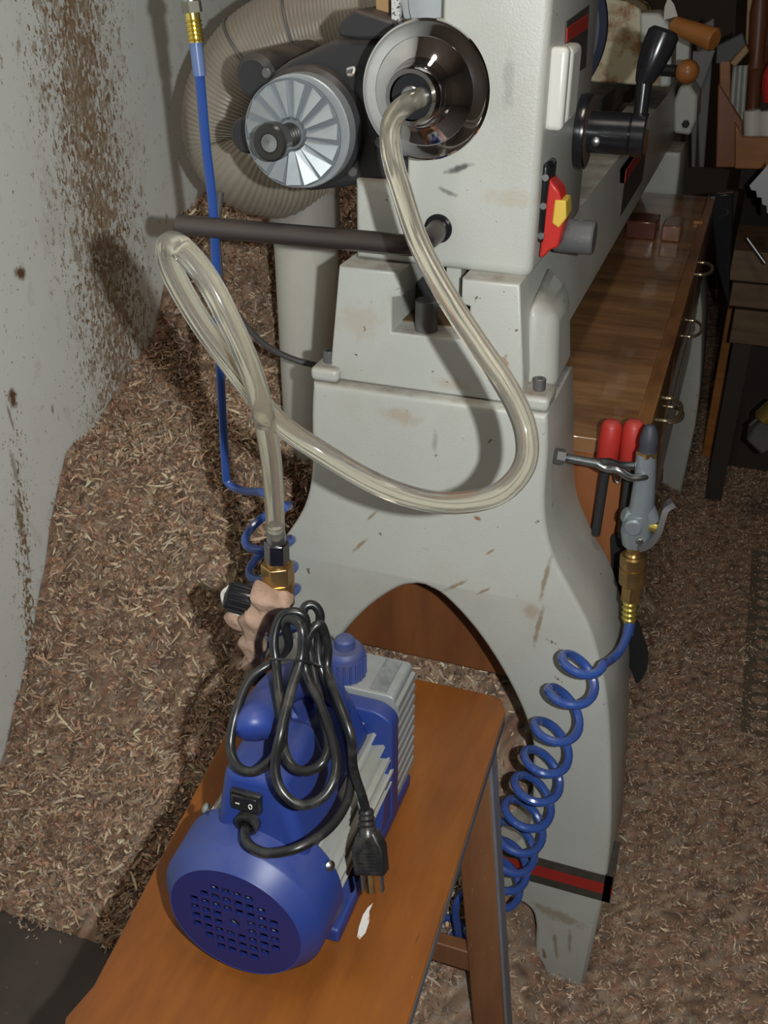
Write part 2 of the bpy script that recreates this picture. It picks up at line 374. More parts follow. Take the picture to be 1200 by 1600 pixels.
def field(x0, x1, y0, y1, step):
    xs = np.arange(x0, x1+1e-6, step); ys = np.arange(y0, y1+1e-6, step); X, Y = np.meshgrid(xs, ys, indexing='ij')
    Z = height(X, Y)+rng.normal(0, .0025, X.shape)
    v = np.stack([X, Y, Z], -1).reshape(-1, 3); ny = len(ys)
    i, j = np.meshgrid(np.arange(len(xs)-1), np.arange(ny-1), indexing='ij'); k = (i*ny+j).ravel()
    f = np.stack([k, k+ny, k+ny+1, k+1], -1)
    c = PAL[rng.integers(0, 7, len(v))]*rng.uniform(.55, .95, (len(v), 1))
    return v, f, c
def scatter(n, x0, x1, y0, y1, prob):
    x = rng.uniform(x0, x1, n); y = rng.uniform(y0, y1, n); k = rng.uniform(0, 1, n) < prob(x, y); return x[k], y[k]
def chips(x, y, big):
    n = len(x); z = height(x, y)+rng.uniform(.000, .006, n)
    return x, y, z
edge = lambda x, y: np.clip((y-.72+.02*np.sin(x*37)+.012*np.sin(x*91))/.035, 0, 1)
parts = [field(-.948, -.185, .735, 2.9, .009)]
x, y = scatter(75000, -.944, -.2, .70, 2.0, edge); n = len(x)
parts.append(strips(x, y, height(x, y)+rng.uniform(.0, .006, n), n, 2, rng.uniform(.005, .014, n), rng.uniform(.3, 2.4, n), rng.uniform(.0025, .0065, n), .6, PAL, np.full(n, 1.)))
x, y = scatter(15000, -.940, -.2, .70, 1.9, edge); n = len(x)
parts.append(strips(x, y, height(x, y)+rng.uniform(.002, .009, n), n, 7, rng.uniform(.014, .034, n), rng.uniform(2.5, 6.5, n), rng.uniform(.002, .0055, n), .5, PAL, np.full(n, 1.12)))
x, y = scatter(2600, -.925, -.2, .71, 1.5, edge); n = len(x)
parts.append(strips(x, y, height(x, y)+rng.uniform(.004, .012, n), n, 9, rng.uniform(.02, .05, n), rng.uniform(.8, 5, n), rng.uniform(.002, .0045, n), .4, PAL[[2,7,6,0]], np.full(n, 1.25)))
pile = np_mesh('shavings_pile', parts, SHM)
tag(pile, 'large heap of curly tan wood shavings banked against the white wall', 'wood shavings', kind='stuff')
# trodden shavings in front of, inside and right of the lathe
PAL2 = PAL*np.array([.86,.84,.84])
parts = []
xs0, xs1 = -.195, 1.4
v, f, c = field(xs0, xs1, .60, 4.2, .010); v[:, 2] = np.where(v[:, 2] < .02, .004+rng.normal(0, .0012, len(v)), v[:, 2]); parts.append((v, f, c*.9))
x, y = scatter(85000, xs0, .75, .60, 3.0, lambda x, y: np.where((x < .40), 1, .6)); n = len(x)
hz = np.maximum(height(x, y), .005)
parts.append(strips(x, y, hz+rng.uniform(0, .003, n), n, 2, rng.uniform(.003, .009, n), rng.uniform(.2, 1.8, n), rng.uniform(.002, .004, n), .35, PAL2, np.full(n, 1.)))
x, y = scatter(4500, xs0, .6, .60, 1.8, lambda x, y: 1+x*0); n = len(x); hz = np.maximum(height(x, y), .006)
parts.append(strips(x, y, hz+.003, n, 7, rng.uniform(.010, .026, n), rng.uniform(2, 5, n), rng.uniform(.0014, .003, n), .3, PAL2[[2,7,6,0]], np.full(n, 1.1)))
fs = np_mesh('floor_shavings', parts, SHM)
tag(fs, 'trodden layer of small brown shavings covering the floor right of and under the lathe', 'wood shavings', kind='stuff')

# ------------------------------------------------------------ lathe
lathe = thing('wood_lathe', (-.2725, .9, 0), 'cream cast iron wood lathe with chrome handwheel standing on arched legs', 'lathe')
CX = -.2725
# end casting: outline from its right side, mirrored
RO = [(-.147,.842),(-.144,.80),(-.142,.737),(-.129,.684),(-.099,.632),(-.076,.588),(-.052,.509),(-.036,.407),(-.024,.30),(-.020,.20),(-.028,.0),(-.099,.0),(-.101,.095),(-.108,.123),(-.125,.136),(-.141,.137)]
def mirror(h): return [V(x, z) for x, z in h]+[V(2*CX-x, z) for x, z in reversed(h)]
HO = [(-.268,.611),(-.245,.601),(-.209,.566),(-.175,.518),(-.146,.463),(-.130,.415),(-.127,.375),(-.123,.297),(-.133,.25),(-.159,.221),(-.19,.21)]
def sm2(h, n=4): return [tuple(p) for p in cr([V(a, b, 0) for a, b in h], n)]
def smooth_half(h): return [(p[0], p[1]) for p in sm2(h)]
outline = mirror(smooth_half(RO[:10])+RO[10:12]+smooth_half(RO[12:]))
hole = mirror(smooth_half(HO))
BZ = [0,.2,.5,.6,.74,.85]; BW = [0,.003,-.006,-.003,.008,0]
def bk(x, z): return math.copysign(float(np.interp(z, BZ, BW)), x-CX)
def end_casting(y0, y1, flip=False):
    # outer shell, with the arch cut through; a shallower web behind keeps it a hollow casting
    return MB().plate([outline, hole], y0, y1, .006, bk)
sn = end_casting(.9, 1.04).build('stand', CREAM, lathe)
for (z0, z1, m, nm) in ((.183,.1965,DKS,'dark_stripe'),(.1965,.2155,REDS,'red_stripe'),(.2155,.229,DKS,'dark_stripe')):
    xr = -.0205; xl = 2*CX-xr
    MB().box((xl-.0015,.8985,z0),(xr+.0075,.9003,z1)).box((xr-.002,.8985,z0),(xr+.0085,.960,z1)).build(nm, m, sn)
sf = end_casting(2.36, 2.50).build('stand', CREAM, lathe)
MB().prism([(-.5,2.50,.22),(-.05,2.50,.22),(-.07,2.50,.50),(-.15,2.50,.66),(-.17,2.50,.84),(-.42,2.50,.84)], (0,.012,0)).build('blank_panel', PANB, sf)
# bed: two rails with a stepped slot between, running back from the headstock
bx = lambda px, py: (P(px, py, Y=.915).x, P(px, py, Y=.915).z)
prof = [(-.384,.843),(-.176,.843),(-.176,.87),(-.186,.965),(-.243,.965),(-.243,.940),(-.234,.938),(-.234,.903),(-.314,.903),(-.314,.938),(-.305,.940),(-.305,.965),(-.370,.965)]
bed = MB().plate([[V(*p) for p in prof]], .913, 2.62, .003).build('bed', CREAM, lathe)
MB().box((-.3138,.948,.9032),(-.2342,1.25,.9045)).build('dirt_layer', M_('slot_dirt', (.13,.07,.03), .9, col2=(.05,.03,.02), scale=60, bump=.5), bed)
MB().box((-.270,.955,.925),(-.255,.975,.962)).build('slot_block', CREAM, bed)
MB().box((-.3135,.99,.9046),(-.2345,1.02,.964)).build('slot_dark_box', BLACKD, bed)  # black box added to make the depth of the slot look dark
p = P(666,520,Y=.93); MB().cyl((p.x,.93,.900),(p.x,.93,.935),.0115,n=24,b=.001).build('stud', IRON, bed)
# bolting pads with socket bolts
for sx in (1, -1):
    def X_(x): return x if sx > 0 else 2*CX-x-.003
    pts = [(X_(-.185), .97),(X_(-.150),.965),(X_(-.147),.843),(X_(-.185),.843)]
    b1 = MB().box((min(X_(-.178),X_(-.147)),.902,.8425),(max(X_(-.178),X_(-.147)),.945,.858))
    b1.build('foot_pad', CREAM, lathe, bevel=.005, seg=3)
    # swelling rib above the pad
    r = MB(); prof2 = [(.945,.843),(1.04,.843),(1.04,.95),(.955,.955)]
    lo, hi = (-.182, -.148)
    vs = []
    rb = [(X_(lo),.94,.845),(X_(hi),.95,.845),(X_(hi),1.04,.845),(X_(lo),1.04,.845),(X_(lo),.94,.938),(X_(hi-.008),.962,.925),(X_(hi-.008),1.04,.925),(X_(lo),1.04,.955)]
    r.add(rb, [(0,1,2,3),(4,7,6,5),(0,4,5,1),(1,5,6,2),(2,6,7,3),(3,7,4,0)]).build('foot_rib', CREAM, lathe, bevel=.012, seg=4)
    bxx = X_(-.161); bo = MB().cyl((bxx,.922,.858),(bxx,.922,.8705),.0062,n=20,b=.0008)
    bo = bo.build('bolt', IRON, lathe)
    MB().cyl((bxx,.922,.8703),(bxx,.922,.8709),.0032,n=6).build('socket', BLACKM, bo)
# headstock
HX0, HX1 = -.363, -.181
hp = [V(HX0,.966),V(HX1,.962),V(HX1,1.42),V(-.30,1.42),V(-.30,1.043),V(HX0,1.043)]
notch = [V(-.300,1.19),V(-.277,1.19),V(-.277,1.32),V(-.300,1.32)]
hp = [V(HX0,.966)]+rounded([V(HX0,.966),V(HX1,.962),V(HX1,1.42),V(-.31,1.42)], .012)[6:12]+[V(HX1,1.41),V(-.20,1.42),V(-.31,1.42),V(-.31,1.32),V(-.2785,1.32),V(-.2785,1.187),V(-.31,1.183),V(-.31,1.043),V(HX0,1.043)]
hs = MB().plate([hp], .94, 1.21, .009).build('headstock', CREAM, lathe)
MB().cyl((-.330,.985,1.13),(-.330,.99+.18,1.13),.01).build('pivot', BLACKD, lathe)
MB().box((-.335,1.0,1.10),(-.272,1.19,1.33)).build('pulley_box', BLACKD, lathe, bevel=.004)
MB().cyl((-.275,.975,1.20),(-.275,.99,1.20),.045,n=48).cyl((-.275,.985,1.20),(-.275,1.01,1.20),.055,n=48).build('pulley', ALU, lathe)
sp0 = P(618,0,Y=.96); sp1 = P(620,42,Y=.96)
MB().beam(sp0+V(0,0,.06), sp1, .008, .006, V(0,1,0)).build('spattered_strip', M_('spattered_white', (.5,.5,.48), .5, specks=[(300,.55,(.05,.05,.05))]), lathe)
sp0 = P(600,-20,Y=.99); sp1 = P(600,25,Y=.99)
MB().beam(sp0+V(0,0,.06), sp1, .012, .01, V(0,1,0)).build('wooden_strip', LTW, lathe)
# bar hole with raised ring
c = P(685,357,Y=.94)
MB().rev([(0,.0195),(.0012,.0195),(.0012,.0165),(0,.0165)], (c.x,.9405,c.z), (0,-1,0), 40).build('bearing_ring', CREAM, lathe)
MB().cyl((c.x,.941,c.z),(c.x,.9385,c.z),.0140,n=40).build('bar_hole', BLACKM, lathe)
# chrome handwheel and its hub
wc = P(664,143,Y=.855)
MB().rev([(0,.051),(.002,.0545),(.004,.0552),(.0065,.0545),(.0072,.0530),(.0072,.0500),(.0090,.0425),(.0087,.0420),(.0092,.0412),(.0125,.034),(.018,.0275),(.025,.0245),(.027,.0240),(.029,.0245),(.036,.0235),(.042,.0222),(.0435,.0212),(.0435,.0180),(.020,.0175),(.020,0)],
         (wc.x,.860,wc.z), (0,-1,0), 96).build('handwheel', CHROME, lathe, sharp=25)
MB().cyl((wc.x,.863,wc.z),(wc.x,.95,wc.z),.017,n=32).build('spindle', DSTEEL, lathe)
MB().rev([(0,.0175),(.004,.0172),(.004,.0090),(0,.0090)], (wc.x,.8240,wc.z), (0,-1,0), 32).build('hub_ring', BLACKM, lathe)
# faceplate at the working end
MB().rev([(0,.02),(.03,.02),(.03,.085),(.036,.092),(.05,.092),(.055,.085),(.055,.070),(.060,.064),(.060,0)], (wc.x,1.19,wc.z+.02), (0,1,0), 64).build('faceplate', M_('blue_black_rubber', (.02,.023,.04), .45), lathe)
# labels on the operator side
XS = HX1+.0005
def side_quad(px, X, t=.0012):
    pts = [P(a, b, X=X) for a, b in px]; return MB().prism(pts, (t,0,0))
side_quad([(884,34),(919,8),(914,105),(882,125)], XS).build('label_plate', DKS, lathe)
side_quad([(885,44),(918,22),(917,44),(884,66)], XS+.001).build('label_stripe', REDS, lathe)
# white cover bracket
pw = P(865,135,X=XS); 
MB().box((XS-.0005,.968,1.096),(XS+.004,1.03,1.162)).build('cover_flange', WHITEP, lathe, bevel=.001)
MB().box((XS-.003,.955,1.096),(XS+.0145,.972,1.166)).build('white_cover', WHITEP, lathe, bevel=.005, seg=4)
MB().box((XS-.003,.980,1.098),(XS+.0145,1.030,1.164)).build('white_cover', WHITEP, lathe, bevel=.006, seg=4)
# stop switch: black base, red paddle, yellow insert
ps = P(852,310,X=XS)
sw = MB().box((XS-.002,ps.y-.022,ps.z-.038),(XS+.006,ps.y+.016,ps.z+.036)).build('switch_box', BLACKM, lathe, bevel=.004)
yy = ps.y-.004
MB().prism([(XS+.006,yy-.016,ps.z+.022),(XS+.016,yy-.016,ps.z+.012),(XS+.024,yy-.016,ps.z-.010),(XS+.020,yy-.016,ps.z-.040),(XS+.012,yy-.016,ps.z-.044),(XS+.006,yy-.016,ps.z-.052),(XS+.002,yy-.016,ps.z-.052)], (0,.030,0)).build('red_paddle', RED, sw, bevel=.0025)
MB().prism([(XS+.013,yy-.0175,ps.z+.004),(XS+.0235,yy-.0175,ps.z+.004),(XS+.0255,yy-.0175,ps.z-.012),(XS+.019,yy-.0175,ps.z-.022),(XS+.012,yy-.0175,ps.z-.018)], (0,.028,0)).build('yellow_insert', YEL, sw, bevel=.0015)
for dz in (.024,-.002,-.030):
    MB().cyl((XS+.003,ps.y-.024,ps.z+dz),(XS+.003,ps.y-.021,ps.z+dz),.0032,n=12).build('screw', STEEL, sw)
# grey knob
pk = P(885,370,X=XS+.006); ex = .036
kn = MB().rev([(0,.009),(.010,.009),(.010,.0155),(.012,.0165),(.046,.0165),(.048,.015),(.048,0)], (XS,1.0,P(905,370,Y=1.0).z), (1,0,0), 40).build('index_knob', KNOBG, lathe)
# black lever: flange, barrel, hub and tapered handle
pf = P(900,205,X=XS); py = 1.145; pz = P(898,205,Y=py).z
MB().rev([(0,.038),(.006,.039),(.010,.038),(.010,.012)], (XS,py,pz), (1,0,0), 56).build('flange', BLACKM, lathe)
MB().rev([(0,.030),(.0035,.036),(.004,.020)], (XS+.008,py,pz), (1,0,0), 48).build('flange_lip', M_('brown_worn_rim', (.10,.07,.055), .5), lathe)
xe = P(985,210,Y=py).x
MB().cyl((XS+.01,py,pz),(xe,py,pz),.0215,n=48,b=.001).build('lever_barrel', BLACKM, lathe)
MB().cyl((xe,py,pz),(xe+.017,py,pz),.0225,n=40,b=.002).build('lever_hub', BLACKM, lathe)
h0 = V(xe+.008,py,pz); h1 = P(1007,125,Y=py+.01); h2 = P(1040,45,Y=py+.02)
ax = (h2-h1).normalized(); lv = MB().tube([h0, h0.lerp(h1,.5), h1], [.0085,.0075,.0085], 16)
lv.build('lever_arm', BLACKM, lathe)
Lh = (h2-h1).length
MB().rev([(-.004,.0085),(0,.010),(Lh*.25,.014),(Lh*.6,.0165),(Lh*.9,.0165),(Lh*.98,.013),(Lh,0)], h1, ax, 24).build('lever_grip', BLACKM, lathe)
c = P(917,222,Y=py-.03); MB().rev([(0,.0048),(.002,.0048),(.0032,.003),(.0035,0)], (XS+.022,py-.0205,pz-.006), (0,-1,0), 16).build('screw', STEEL, lathe)
# bed label
XB = -.178
q = [P(971,338,X=XB), P(1000,262,X=XB), P(1003,238,X=XB), P(971,270,X=XB)]
ly0, ly1 = P(971,300,X=XB).y, P(1003,270,X=XB).y
MB().box((XB-.006,ly0,.875),(XB+.0026,ly1,.945)).build('label_plate', DKS, lathe); MB().box((XB-.006,ly0,.925),(XB+.0036,ly1,.945)).build('label_stripe', REDS, lathe)
# motor, bracket and finned fan wheel
mc = P(455,210,Y=.905)
MB().rev([(0,.0082),(.0012,.0078),(.0008,.003),(.0003,0)], (mc.x,.8572,mc.z), (0,-1,0), 24).build('shaft_tip', STEEL, lathe)
MB().cyl((mc.x,.935,mc.z),(mc.x,1.16,mc.z),.056,n=56,b=.008).build('motor', BLACKD, lathe)
MB().cyl((mc.x+.002,.918,mc.z),(mc.x+.002,.936,mc.z),.0515,n=56,b=.001).build('motor_end_ring', ALU, lathe)
f0 = MB().rev([(0,.0475),(.003,.0490),(.005,.0490),(.005,.0480),(.0035,.0475),(.0035,.015),(.009,.013),(.009,0)], (mc.x,.912,mc.z), (0,-1,0), 64).build('fan_wheel', M_('shaded_fan_disc', (.22,.24,.26), .5, .5), lathe)  # disc toned darker to put shade in the slots between blades
for k in range(15):
    a = 2*PI*k/15+.1; e = V(math.cos(a),0,math.sin(a)); t = V(-math.sin(a),0,math.cos(a)); o = V(mc.x,.909,mc.z)
    w0, w1 = .0022, .0068
    a0 = o+e*.0155; a1 = o+e*.0465
    vs = [a0-t*w0, a0+t*w0, a1+t*w1, a1-t*w1]
    vs2 = [a0-t*w0+V(0,-.006,0), a0+t*w0+V(0,-.0025,0), a1+t*w1+V(0,-.0008,0), a1-t*w1+V(0,-.0062,0)]
    MB().add(vs+vs2, [(0,1,2,3),(4,7,6,5),(0,4,5,1),(1,5,6,2),(2,6,7,3),(3,7,4,0)]).build('fan_blade', ALU, f0)
sh = MB(); prf = [(0,.011)]
for k in range(5): prf += [(.004+k*.0055,.011),(.005+k*.0055,.0085),(.0068+k*.0055,.0085),(.0080+k*.0055,.011)]
prf += [(.032,.011),(.032,.0155),(.034,.0165),(.047,.0165),(.049,.0145),(.049,.009),(.048,.0085),(.0485,.003),(.0475,0)]
sh.rev(prf, (mc.x,.905,mc.z), (0,-1,0), 32).build('motor_shaft', M_('black_steel_shaft', (.045,.043,.04), .3, .5), lathe)
yb = .955
br = [P(a, b, Y=yb) for a, b in ((408,150),(418,118),(450,95),(520,62),(575,62),(655,60),(655,280),(600,285),(545,292),(480,300),(420,270))]
MB().prism(br, (0,.10,0)).build('motor_bracket', BLACKD, lathe, bevel=.006, seg=3)
br = [P(a, b, Y=.945) for a, b in ((527,40),(552,14),(615,34),(618,62),(560,62),(530,58))]
MB().prism(br, (0,.12,0)).build('belt_cover', BLACKD, lathe, bevel=.003)
c0 = P(396,122,Y=.965); MB().cyl(c0, c0+V(.012,.12,.004), .0225,n=40,b=.006).build('capacitor_can', BLACKD, lathe)
c0 = P(384,212,Y=.96); MB().cyl(c0, c0+V(0,.04,0), .018,n=24,b=.003).build('terminal_knob', BLACKD, lathe)
for a, b in ((549,112),(418,114),(552,268),(594,222)):
    c0 = P(a, b, Y=.956); MB().cyl(c0+V(0,.002,0), c0+V(0,-.004,0), .005,n=12,b=.001).build('bolt', IRON, lathe)
p0 = P(548,110,Y=.95); MB().tube(cr([P(543,108,Y=.952),P(553,106,Y=.945),P(551,116,Y=.943),P(544,117,Y=.948)],5),.0012,8).build('wire_clip', PAINTB, lathe)

# steel bar stuck in the bar hole, bent along the face
hc = P(685,357,Y=.94)
bar = MB().tube(cr([P(280,351,Y=.895),P(400,362,Y=.895),P(560,376,Y=.895),P(628,383,Y=.895)],4)+cr([P(645,383,Y=.897),P(664,377,Y=.905),P(678,366,Y=.922),(hc.x,.936,hc.z)],5)[0:], .0102, 20).build('steel_bar', DSTEEL)
tag(bar, 'long dark round steel bar reaching left from the hole in the lathe headstock', 'bar')

# tailstock far down the bed
ts = thing('tailstock', (-.27,2.05,.966), 'rust stained cream tailstock sitting far down the lathe bed', 'tailstock')
yT = 2.05
bl = [P(a, b, Y=yT) for a, b in ((922,128),(925,60),(930,8),(950,-4),(985,4),(1000,14),(1004,30),(1008,60),(1040,130),(1037,136))]
zlow = min(v.z for v in bl)
MB().prism(bl, (0,.16,0)).build('body', CREAMRUST, ts, bevel=.008)
bl = [P(a, b, Y=yT-.012) for a, b in ((1000,20),(1030,20),(1050,40),(1048,135),(1030,137),(1028,60),(1000,70))]
MB().prism(bl, (0,.10,0)).build('side_plate', CREAM, ts, bevel=.005)
# wooden lever handle and ball handle
h0 = P(1052,38,Y=yT-.05); h1 = P(1117,63,Y=yT-.10)
tr = thing('wooden_mallet_handle', h0, 'turned tan wooden handle sticking out to the right above the wooden ball', 'handle')
MB().cyl(h0, h1, .014, .019, 24, b=.004).build('grip', ORW, tr)
MB().rev([(0,.012),(.02,.008),(.034,.0)], h0+V(-.006,0,.01), V(-.25,0,1), 4).build('white_tip', WHITEP, tr)
cb = P(1074,112,Y=yT-.05)
bh = thing('ball_handle', cb, 'small round orange wooden ball knob on a short black stem beside the tailstock', 'knob')
MB().rev([(-.021,0),(-.019,.009),(-.013,.0165),(-.005,.0205),(.005,.0205),(.013,.0165),(.019,.009),(.021,0)], cb, (1,0,0), 28).build('ball', ORW, bh)
MB().cyl(cb+V(-.018,0,0), cb+V(-.06,.02,0), .010, .011).build('stem', BLACKM, bh)
# end wing of the bed with its black bolt
yW = 2.47
w = [P(a, b, Y=yW) for a, b in ((1052,208),(1078,212),(1088,188),(1090,150),(1078,132),(1062,135),(1052,160))]
MB().prism(w, (0,.13,0)).build('end_bracket', CREAM, lathe, bevel=.006)
c0 = P(1072,193,Y=yW); MB().cyl(c0+V(0,-.010,0), c0+V(0,0,0), .009, n=6).build('bolt', BLACKM, lathe)
w = [P(a, b, Y=yW+.05) for a, b in ((1052,50),(1080,45),(1076,105),(1053,104))]
MB().prism(w, (0,.06,0)).build('end_casting', CREAM, lathe, bevel=.004)

# ------------------------------------------------------------ cabinet under the bed
cab = thing('under_bed_cabinet', (-.25,1.05,0), 'varnished plywood drawer cabinet slung between the lathe legs', 'cabinet')
X0, X1, Y0, Y1, Z0, Z1 = -.46, -.058, 1.05, 2.35, .385, .755
MB().box((X0,Y0,Z0),(X1-.02,Y1,Z1-.018)).build('carcass', CABW, cab, bevel=.002)
MB().box((X0,Y0-.004,Z1-.018),(X1-.018,Y1,Z1)).build('top_panel', PLY, cab, bevel=.0015)
MB().box((X1-.018,Y0-.006,Z1-.050),(X1,Y1,Z1+.003)).build('front_rail', RAILW, cab, bevel=.002)
for k, (ya, yb_) in enumerate(((Y0+.0,1.48),(1.50,1.95),(1.97,2.33))):
    for (za, zb) in ((.57,.70),(.39,.56)):
        d = MB().box((X1-.02,ya,za),(X1-.001,yb_,zb)).build('drawer', RAILW, cab, bevel=.003)
        ym = (ya+yb_)/2; zh = zb-.03
for (yh, zh, s_) in ((1.93,.713,.040),(1.86,.62,.045),(1.36,.668,.040),(1.50,.60,.03),(1.20,.60,.036)):
    MB().tube(cr([(X1-.004,yh-s_,zh),(X1+.010,yh-s_,zh),(X1+.021,yh-s_*.6,zh),(X1+.024,yh,zh),(X1+.021,yh+s_*.6,zh),(X1+.010,yh+s_,zh),(X1-.004,yh+s_,zh)],5), .0030, 10).build('wire_handle', WIRE, cab)
# varnished block reflections come from real blocks lying on the cabinet top
yb0 = P(1040,378,Z=Z1).y
b = MB().box((-.20,yb0,Z1),(-.145,yb0+.07,Z1+.034)).build('wooden_block', M_('dark_red_block', (.085,.022,.015), .25, coat=.5), bevel=.003)
tag(b, 'dark reddish hardwood block lying on the far part of the plywood cabinet top', 'block', 'loose wood blocks')
b = MB().box((-.135,yb0-.0,Z1),(-.10,yb0+.08,Z1+.03)).build('wooden_block', M_('brown_block', (.15,.06,.03), .3, coat=.4), bevel=.003)
tag(b, 'plain brown wood block right of the dark reddish one on the plywood cabinet top', 'block', 'loose wood blocks')
p = P(1092,348,Z=Z1); b = MB().box((p.x-.010,p.y-.015,Z1),(p.x+.008,p.y+.02,Z1+.006)).build('wood_offcut', ORW, bevel=.001)
tag(b, 'tiny orange wood offcut near the drawer side edge of the cabinet top', 'offcut', 'loose wood blocks')

# two red handled tools hanging at the cabinet end
for i, (a0, a1, b1, lab) in enumerate((((957,657),(947,728),(931,836),'red handled tool with black shaft, left one hanging beside the lathe leg'),
                                  ((992,657),(984,728),(972,840),'red handled tool with black shaft, right one hanging behind the blow gun'))):
    yt = 1.015; t0 = P(*a0, Y=yt); t1 = P(*a1, Y=yt); t2 = P(*b1, Y=yt)
    tl = tag(bpy.data.objects.new('red_handled_tool', None), lab, 'tool', 'red handled tools'); COL.objects.link(tl); tl.location = t0
    d = t1-t0; L = d.length
    MB().rev([(0,.006),(.002,.009),(.006,.0115),(L*.5,.0125),(L-.004,.0125),(L,.0105)], t0, d, 28).build('handle', REDD, tl)
    MB().cyl(t1-d*.05, t2, .0055, .0050, 16, b=.001).build('shaft', BLACKD, tl)
    MB().tube([t1+V(math.cos(k*PI/8)*.0145, math.sin(k*PI/8)*.0145, .004) for k in range(16)], .0016, 8, closed=True).build('ring', STEEL, tl)
# plastic loop between them
p = P(966,745,Y=1.02); o = MB().tube([p+V(math.cos(k*PI/6)*.004,0,math.sin(k*PI/6)*.007) for k in range(12)], .0012, 8, closed=True).build('wire_loop', STEEL)
tag(o, 'tiny white wire loop hanging between the two red handles', 'hook')

# black curved sheet behind the stand
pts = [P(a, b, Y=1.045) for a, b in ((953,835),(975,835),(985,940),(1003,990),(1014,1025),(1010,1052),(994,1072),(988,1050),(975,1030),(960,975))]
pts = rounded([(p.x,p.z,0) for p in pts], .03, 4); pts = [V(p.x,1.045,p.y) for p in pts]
o = MB().prism(pts, (0,.004,0)).build('black_sheet', M_('matte_black', (.006,.006,.006), .7))
tag(o, 'matt black curved sheet with a pointed tip showing behind the right leg casting', 'sheet')

# ------------------------------------------------------------ eye bolt and blow gun
e0 = P(868,712,Y=.925); dv = (P(1000,736,Y=.955)-e0).normalized()
eb = thing('eye_bolt', e0, 'zinc plated threaded eye bolt screwed into the lathe leg side', 'bolt')
MB().cyl(e0, e0+dv*.009, .0085, n=6).build('hex_nut', IRON, eb)
thr = [(.007,.0048)]; k = .007
while k < .046: thr += [(k,.0041),(k+.0008,.0048)]; k += .0016
MB().rev(thr+[(.049,.0046)], e0, dv, 16).build('threaded_rod', STEEL, eb)
ec = e0+dv*.048
for s in (1,-1):
    MB().tube(cr([ec-dv*.004, ec+dv*.008+V(0,s*.004,.002*s), ec+dv*.020+V(0,s*.012,-.003*s), ec+dv*.034+V(0,s*.014,-.002), ec+dv*.048+V(0,s*.012,0), ec+dv*.056+V(0,s*.002,0)],6), .0042, 12).build('eye', STEEL, eb)
yg = .955
G = lambda a, b, dy=0: P(a, b, Y=yg+dy)
gun = thing('air_blow_gun', G(1000,870), 'grey air blow gun with black rubber tip hanging nose up in the eye bolt', 'air gun')
n0, n1 = G(1010,712), G(1000,800)
MB().tube([G(1010,708), G(1008,745), G(1003,790), G(998,812)], [.0105,.0110,.0128,.0135], 28).tube([G(1003,785), G(1012,800), G(1020,815)], [.010,.010,.008], 20).tube([G(998,800), G(994,830), G(992,850)], [.0140,.0165,.0135], 28).build('gun_body', GUNALU, gun)
MB().cyl(G(990,808), G(974,803,-.004), .0085, n=20, b=.002).build('side_boss', GUNALU, gun)
c0 = G(990,823,-.014); MB().cyl(c0, c0+V(.0,-.005,0), .0095, n=24, b=.002).build('round_badge', GUNALU, gun)
MB().cyl(G(1011,711), G(1012,704), .0115, n=6).build('hex_collar', BRASS, gun)
MB().rev([(0,.0095),(.008,.0092),(.012,.0098),(.018,.0088),(.026,.0068),(.030,.004),(.031,0)], G(1012,706), G(1016,668)-G(1012,706), 20).build('rubber_tip', RUBB, gun)
c0 = G(1015,822,-.004); MB().cyl(c0, c0+V(.012,-.002,0), .0055, n=16, b=.001).build('valve_pin', YBRASS, gun)
lp = cr([G(1000,852,-.012), G(1016,846,-.012), G(1030,828,-.012), G(1037,806,-.010), G(1042,792,-.008), G(1052,785,-.006)], 5)
lm = MB()
for i in range(len(lp)-1):
    f_ = i/(len(lp)-1); lm.beam(lp[i], lp[i+1]+(lp[i+1]-lp[i])*.15, .006, .020-.004*f_, V(0,1,0))
lm.build('trigger_lever', IRON, gun, sharp=60)
c0 = G(1000,845,-.024); MB().cyl(c0, c0+V(0,-.003,0), .0035, n=14, b=.001).build('lever_pin', STEEL, gun)

# ------------------------------------------------------------ coiled blue air hose
hose = thing('coiled_air_hose', (-.3,.86,0), 'blue coiled air hose hanging at left and rising in loops to the blow gun', 'hose')
def helix(path, R, turns, tilt=0., ph=0, n=20, hand=1, easing=1.):
    pts = cr(path, 20); out = []; N = int(turns*n); Lc = len(pts)-1
    u = V(math.cos(tilt),0,-math.sin(tilt)); v = V(0,1,0)
    for i in range(N+1):
        f_ = (easing*i/N+(1-easing)*(i/N)**2)*Lc; k = min(int(f_), Lc-1); c = pts[k].lerp(pts[k+1], f_-k)
        th = ph+hand*2*PI*i/n; r = R(i/N) if callable(R) else R
        out.append(c+(u*math.cos(th)+v*math.sin(th))*r)
    return out
yc = .845
right_axis = [P(a, b, Y=yc) for a, b in ((914,1022),(900,1062),(876,1118),(858,1170),(842,1218),(825,1265),(808,1312),(792,1352),(775,1395))]
hx = helix(right_axis, lambda t: .0215+.0065*min(1,t*1.6), 9.5, math.radians(24), ph=0, hand=-1, easing=1.30, n=26)
lead = cr([G(984,972), G(980,992,-.02), G(968,1018,-.05), G(950,1035,-.08)], 6)
end1 = hx[-1]
under = [end1+V(-.02,-.02,-.03), V(-.19,.83,.10), V(-.23,.84,.06), V(-.30,.84,.04), V(-.38,.84,.10)]
left_axis = [V(-.405,.86,.12), V(-.415,.86,.22), V(-.422,.86,.32), V(-.428,.86,.42), V(-.432,.86,.50), P(431,935,Y=.86), P(424,880,Y=.86), P(415,800,Y=.86)]
hl = helix(left_axis, .0275, 11.0, math.radians(-22), ph=0, hand=-1, n=22)
